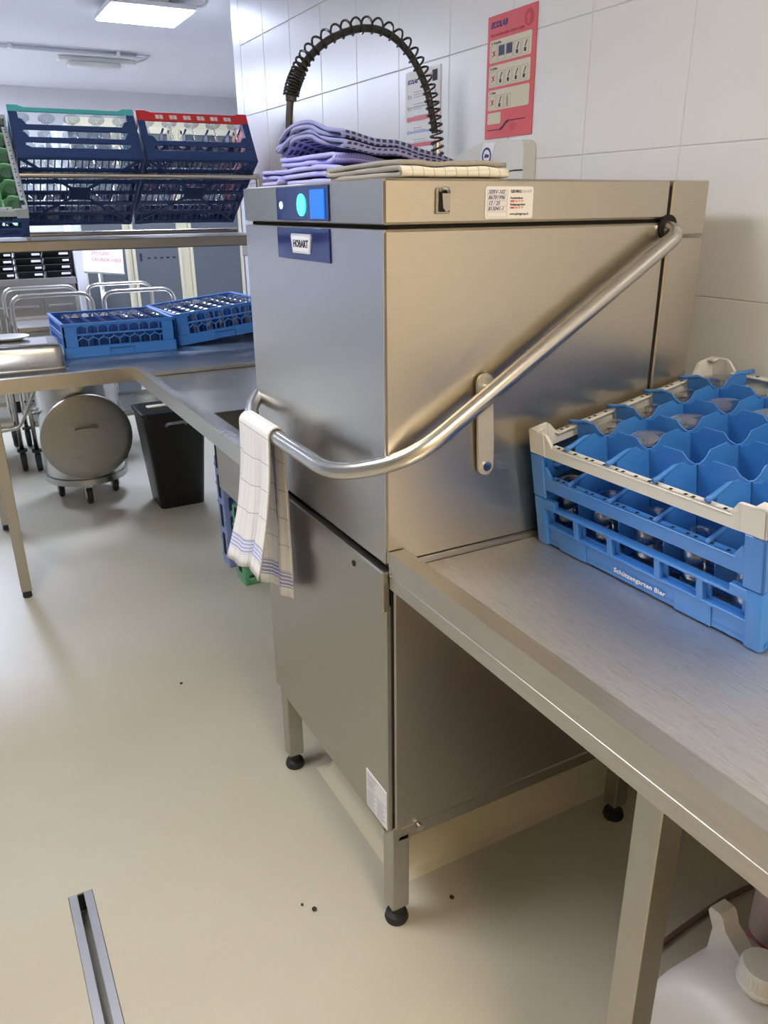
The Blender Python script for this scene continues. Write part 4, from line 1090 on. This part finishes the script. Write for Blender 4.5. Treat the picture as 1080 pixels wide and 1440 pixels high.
# ------------------------------------------------------------------ background beyond the counter
# service trolleys
def trolley(x, y, wd, ln, label, z=1.03):
    t = thing('service_trolley', label, 'trolley', (x, y, 0), None, 'service trolleys')
    for xx, zz in ((0, z), (-ln, z-.005)):
        MB().tube(fillet([(xx, -wd/2, .10), (xx, -wd/2, zz), (xx, wd/2, zz), (xx, wd/2, .10)], .075, 8), .0125, 12).build('tube_frame', 'steel_tube', t)
    for zz in (.28, .58, .83):
        MB().box((-ln+.012, -wd/2+.012, zz-.012), (-.012, wd/2-.012, zz), .004).build('tray', 'steel_table', t)
        f = MB()
        for a, b_ in (((-ln+.012, -wd/2+.012), (-.012, -wd/2+.018)), ((-ln+.012, wd/2-.018), (-.012, wd/2-.012)), ((-ln+.012, -wd/2+.012), (-ln+.018, wd/2-.012)), ((-.018, -wd/2+.012), (-.012, wd/2-.012))):
            f.box((a[0], a[1], zz), (b_[0], b_[1], zz+.022))
        f.build('tray_rim', 'steel_tube', t)
    for xx in (0, -ln):
        for s in (-1, 1):
            c = MB().box((xx-.012, s*wd/2-.018, .06), (xx+.012, s*wd/2+.018, .11), .003).build('caster', 'black_plastic', t)
            MB().lathe([(0, -.015), (.052, -.015), (.058, -.008), (.058, .008), (.052, .015), (0, .015)], 20, Tr(xx, s*wd/2, .058) @ Rx(PI/2)).build('wheel', 'black_rubber', c)
            MB().lathe([(.014, .12), (.029, .12), (.029, .135), (.014, .135)], 16, Tr(xx, s*wd/2, 0)).build('bumper', 'black_rubber', c)
trolley(-3.9, -.072, .44, .6, 'steel tube service trolley behind the steel pan')
trolley(-3.9, .422, .42, .6, 'steel tube service trolley behind the honeycomb racks')
trolley(-3.95, -.58, .42, .6, 'steel tube service trolley at the frame edge past the counter leg')
# stainless cabinet with black boxes
XCB = -5.5
cb = thing('steel_cabinet', 'low stainless steel cabinet carrying black boxes at the far end', 'cabinet', (XCB-.35, -.55, 0))
B((XCB-.7, -1.6, .1), (XCB-.01, .285, .96), 'body', 'steel_h', cb, .004)
B((XCB-.72, -1.62, .96), (XCB+.01, .295, 1.01), 'worktop', 'steel_table', cb, .004)
for a, b_ in ((-1.55, -.95), (-.94, -.34), (-.33, .03), (.04, .275)):
    d = B((XCB-.01, a, .14), (XCB, b_, .93), 'door', 'steel_h', cb, .003)
    B((XCB, a+.03, .80), (XCB+.012, b_-.03, .815), 'handle', 'steel_tube', d, .003)
B((XCB-.66, -1.55, 0), (XCB-.06, .25, .1), 'plinth', 'dark_gap', cb)
bi = 0
for k in range(6):
    for q in range(5):
        y = .185-k*.2; z = 1.0105+q*.048
        t = thing('stacking_box', 'black box with white label, %s from the top in %s stack from the pale post' % (ORD[4-q], ORD[k]), 'box', (XCB-.15, y, z), None, 'black boxes on the steel cabinet')
        g = MB(); loft(g, [rr_ring(.13, .085, .01, 0), rr_ring(.135, .092, .012, .041), rr_ring(.14, .096, .012, .042), rr_ring(.14, .096, .012, .0475)]); g.build('body', 'black_plastic', t)
        MB().box((.132, .012 + .01*((k+q) % 3), .018), (.1415, .078, .033), .001).build('label', 'paper', t)
# partition with cold-room doors
pt = struct(B((XCB-.12, .40, 0), (XCB-.05, 2.6, 2.12), 'wall_partition', 'cream'))
for n_, (a, b_) in enumerate(((.385, .685), (.765, 1.105), (1.225, 1.625))):
    d = struct(B((XCB-.06, a, .05), (XCB-.02, b_, 2.02), 'door_%d' % (n_+1), 'slate', None, .003))
    d2 = MB()
    for s in (a-.012, b_+.012): d2.box((XCB-.052, s-.012, 0), (XCB-.005, s+.012, 2.05), .003)
    d2.box((XCB-.052, a-.02, 2.02), (XCB-.005, b_+.02, 2.07), .003)
    d2.build('door_frame', 'cream', d, True)
    if n_ == 1:
        for k in range(5): B((XCB-.0215, a+.09+k*.05, 1.115), (XCB-.019, a+.115+k*.05, 1.13), 'door_lettering', 'ink', d)
        B((XCB-.0215, a+.03, 1.10), (XCB-.019, a+.05, 1.16), 'door_lettering', 'ink', d)
struct(B((XCB-.05, 1.66, 0), (XCB-.01, 2.6, 2.12), 'trim_1', 'tile_white'))
B_ = struct(B((XCB-.3, .30, 0), (XCB+.05, .365, 2.05), 'trim_2', 'paint'))
# sign board on a post
sg = thing('notice_stand', 'white notice board with red handwriting on a post at the far end', 'sign', (-5.15, .42, 0))
MB().tube([(0, 0, .03), (0, 0, 1.12)], .016, 12).build('post', 'white_plastic', sg)
MB().lathe([(0, 0), (.16, 0), (.16, .012), (.03, .03), (0, .03)], 28).build('foot', 'white_plastic', sg)
bq = MB().box((-.01, -.14, -.11), (.0, .14, .12), .003).build('board', 'paper', sg); bq.location = (.03, .03, 1.16); bq.rotation_euler = (math.radians(-6), math.radians(-18), 0)
MB().box((-.005, -.14, -.118), (.03, .14, -.108), .003).build('ledge', 'white_plastic', bq)
for k, s_ in enumerate(('GLÄSER 6er', 'SPÜLEN', 'SAUBER HIER')):
    MB().text(s_, .036, Tr(.001, -.085, .062-k*.045) @ SIDE, .2).build('handwriting', 'ink_red', bq)

# ------------------------------------------------------------------ crumbs on the floor
for k, (x, y, r) in enumerate(((-.154, -.145, .004), (-.128, -.126, .007), (-.005, .164, .006), (-1.177, -.15, .006))):
    g = bmesh.new(); bmesh.ops.create_icosphere(g, subdivisions=1, radius=r)
    for v in g.verts: v.co = Vector((v.co.x*random.uniform(.8, 1.3), v.co.y*random.uniform(.7, 1.1), v.co.z*.55+r*.5))
    mb = MB(); mb._merge(g, Tr(x, y, 0.001))
    tag(mb.build('crumb', 'crumb_dark'), ('small dark crumb beside a larger one before the dishwasher foot', 'largest dark crumb on the cream floor before the dishwasher foot', 'dark crumb on the floor just behind the near dishwasher foot', 'dark crumb on the open floor facing the sink counter')[k], 'crumb', 'crumbs on the floor')
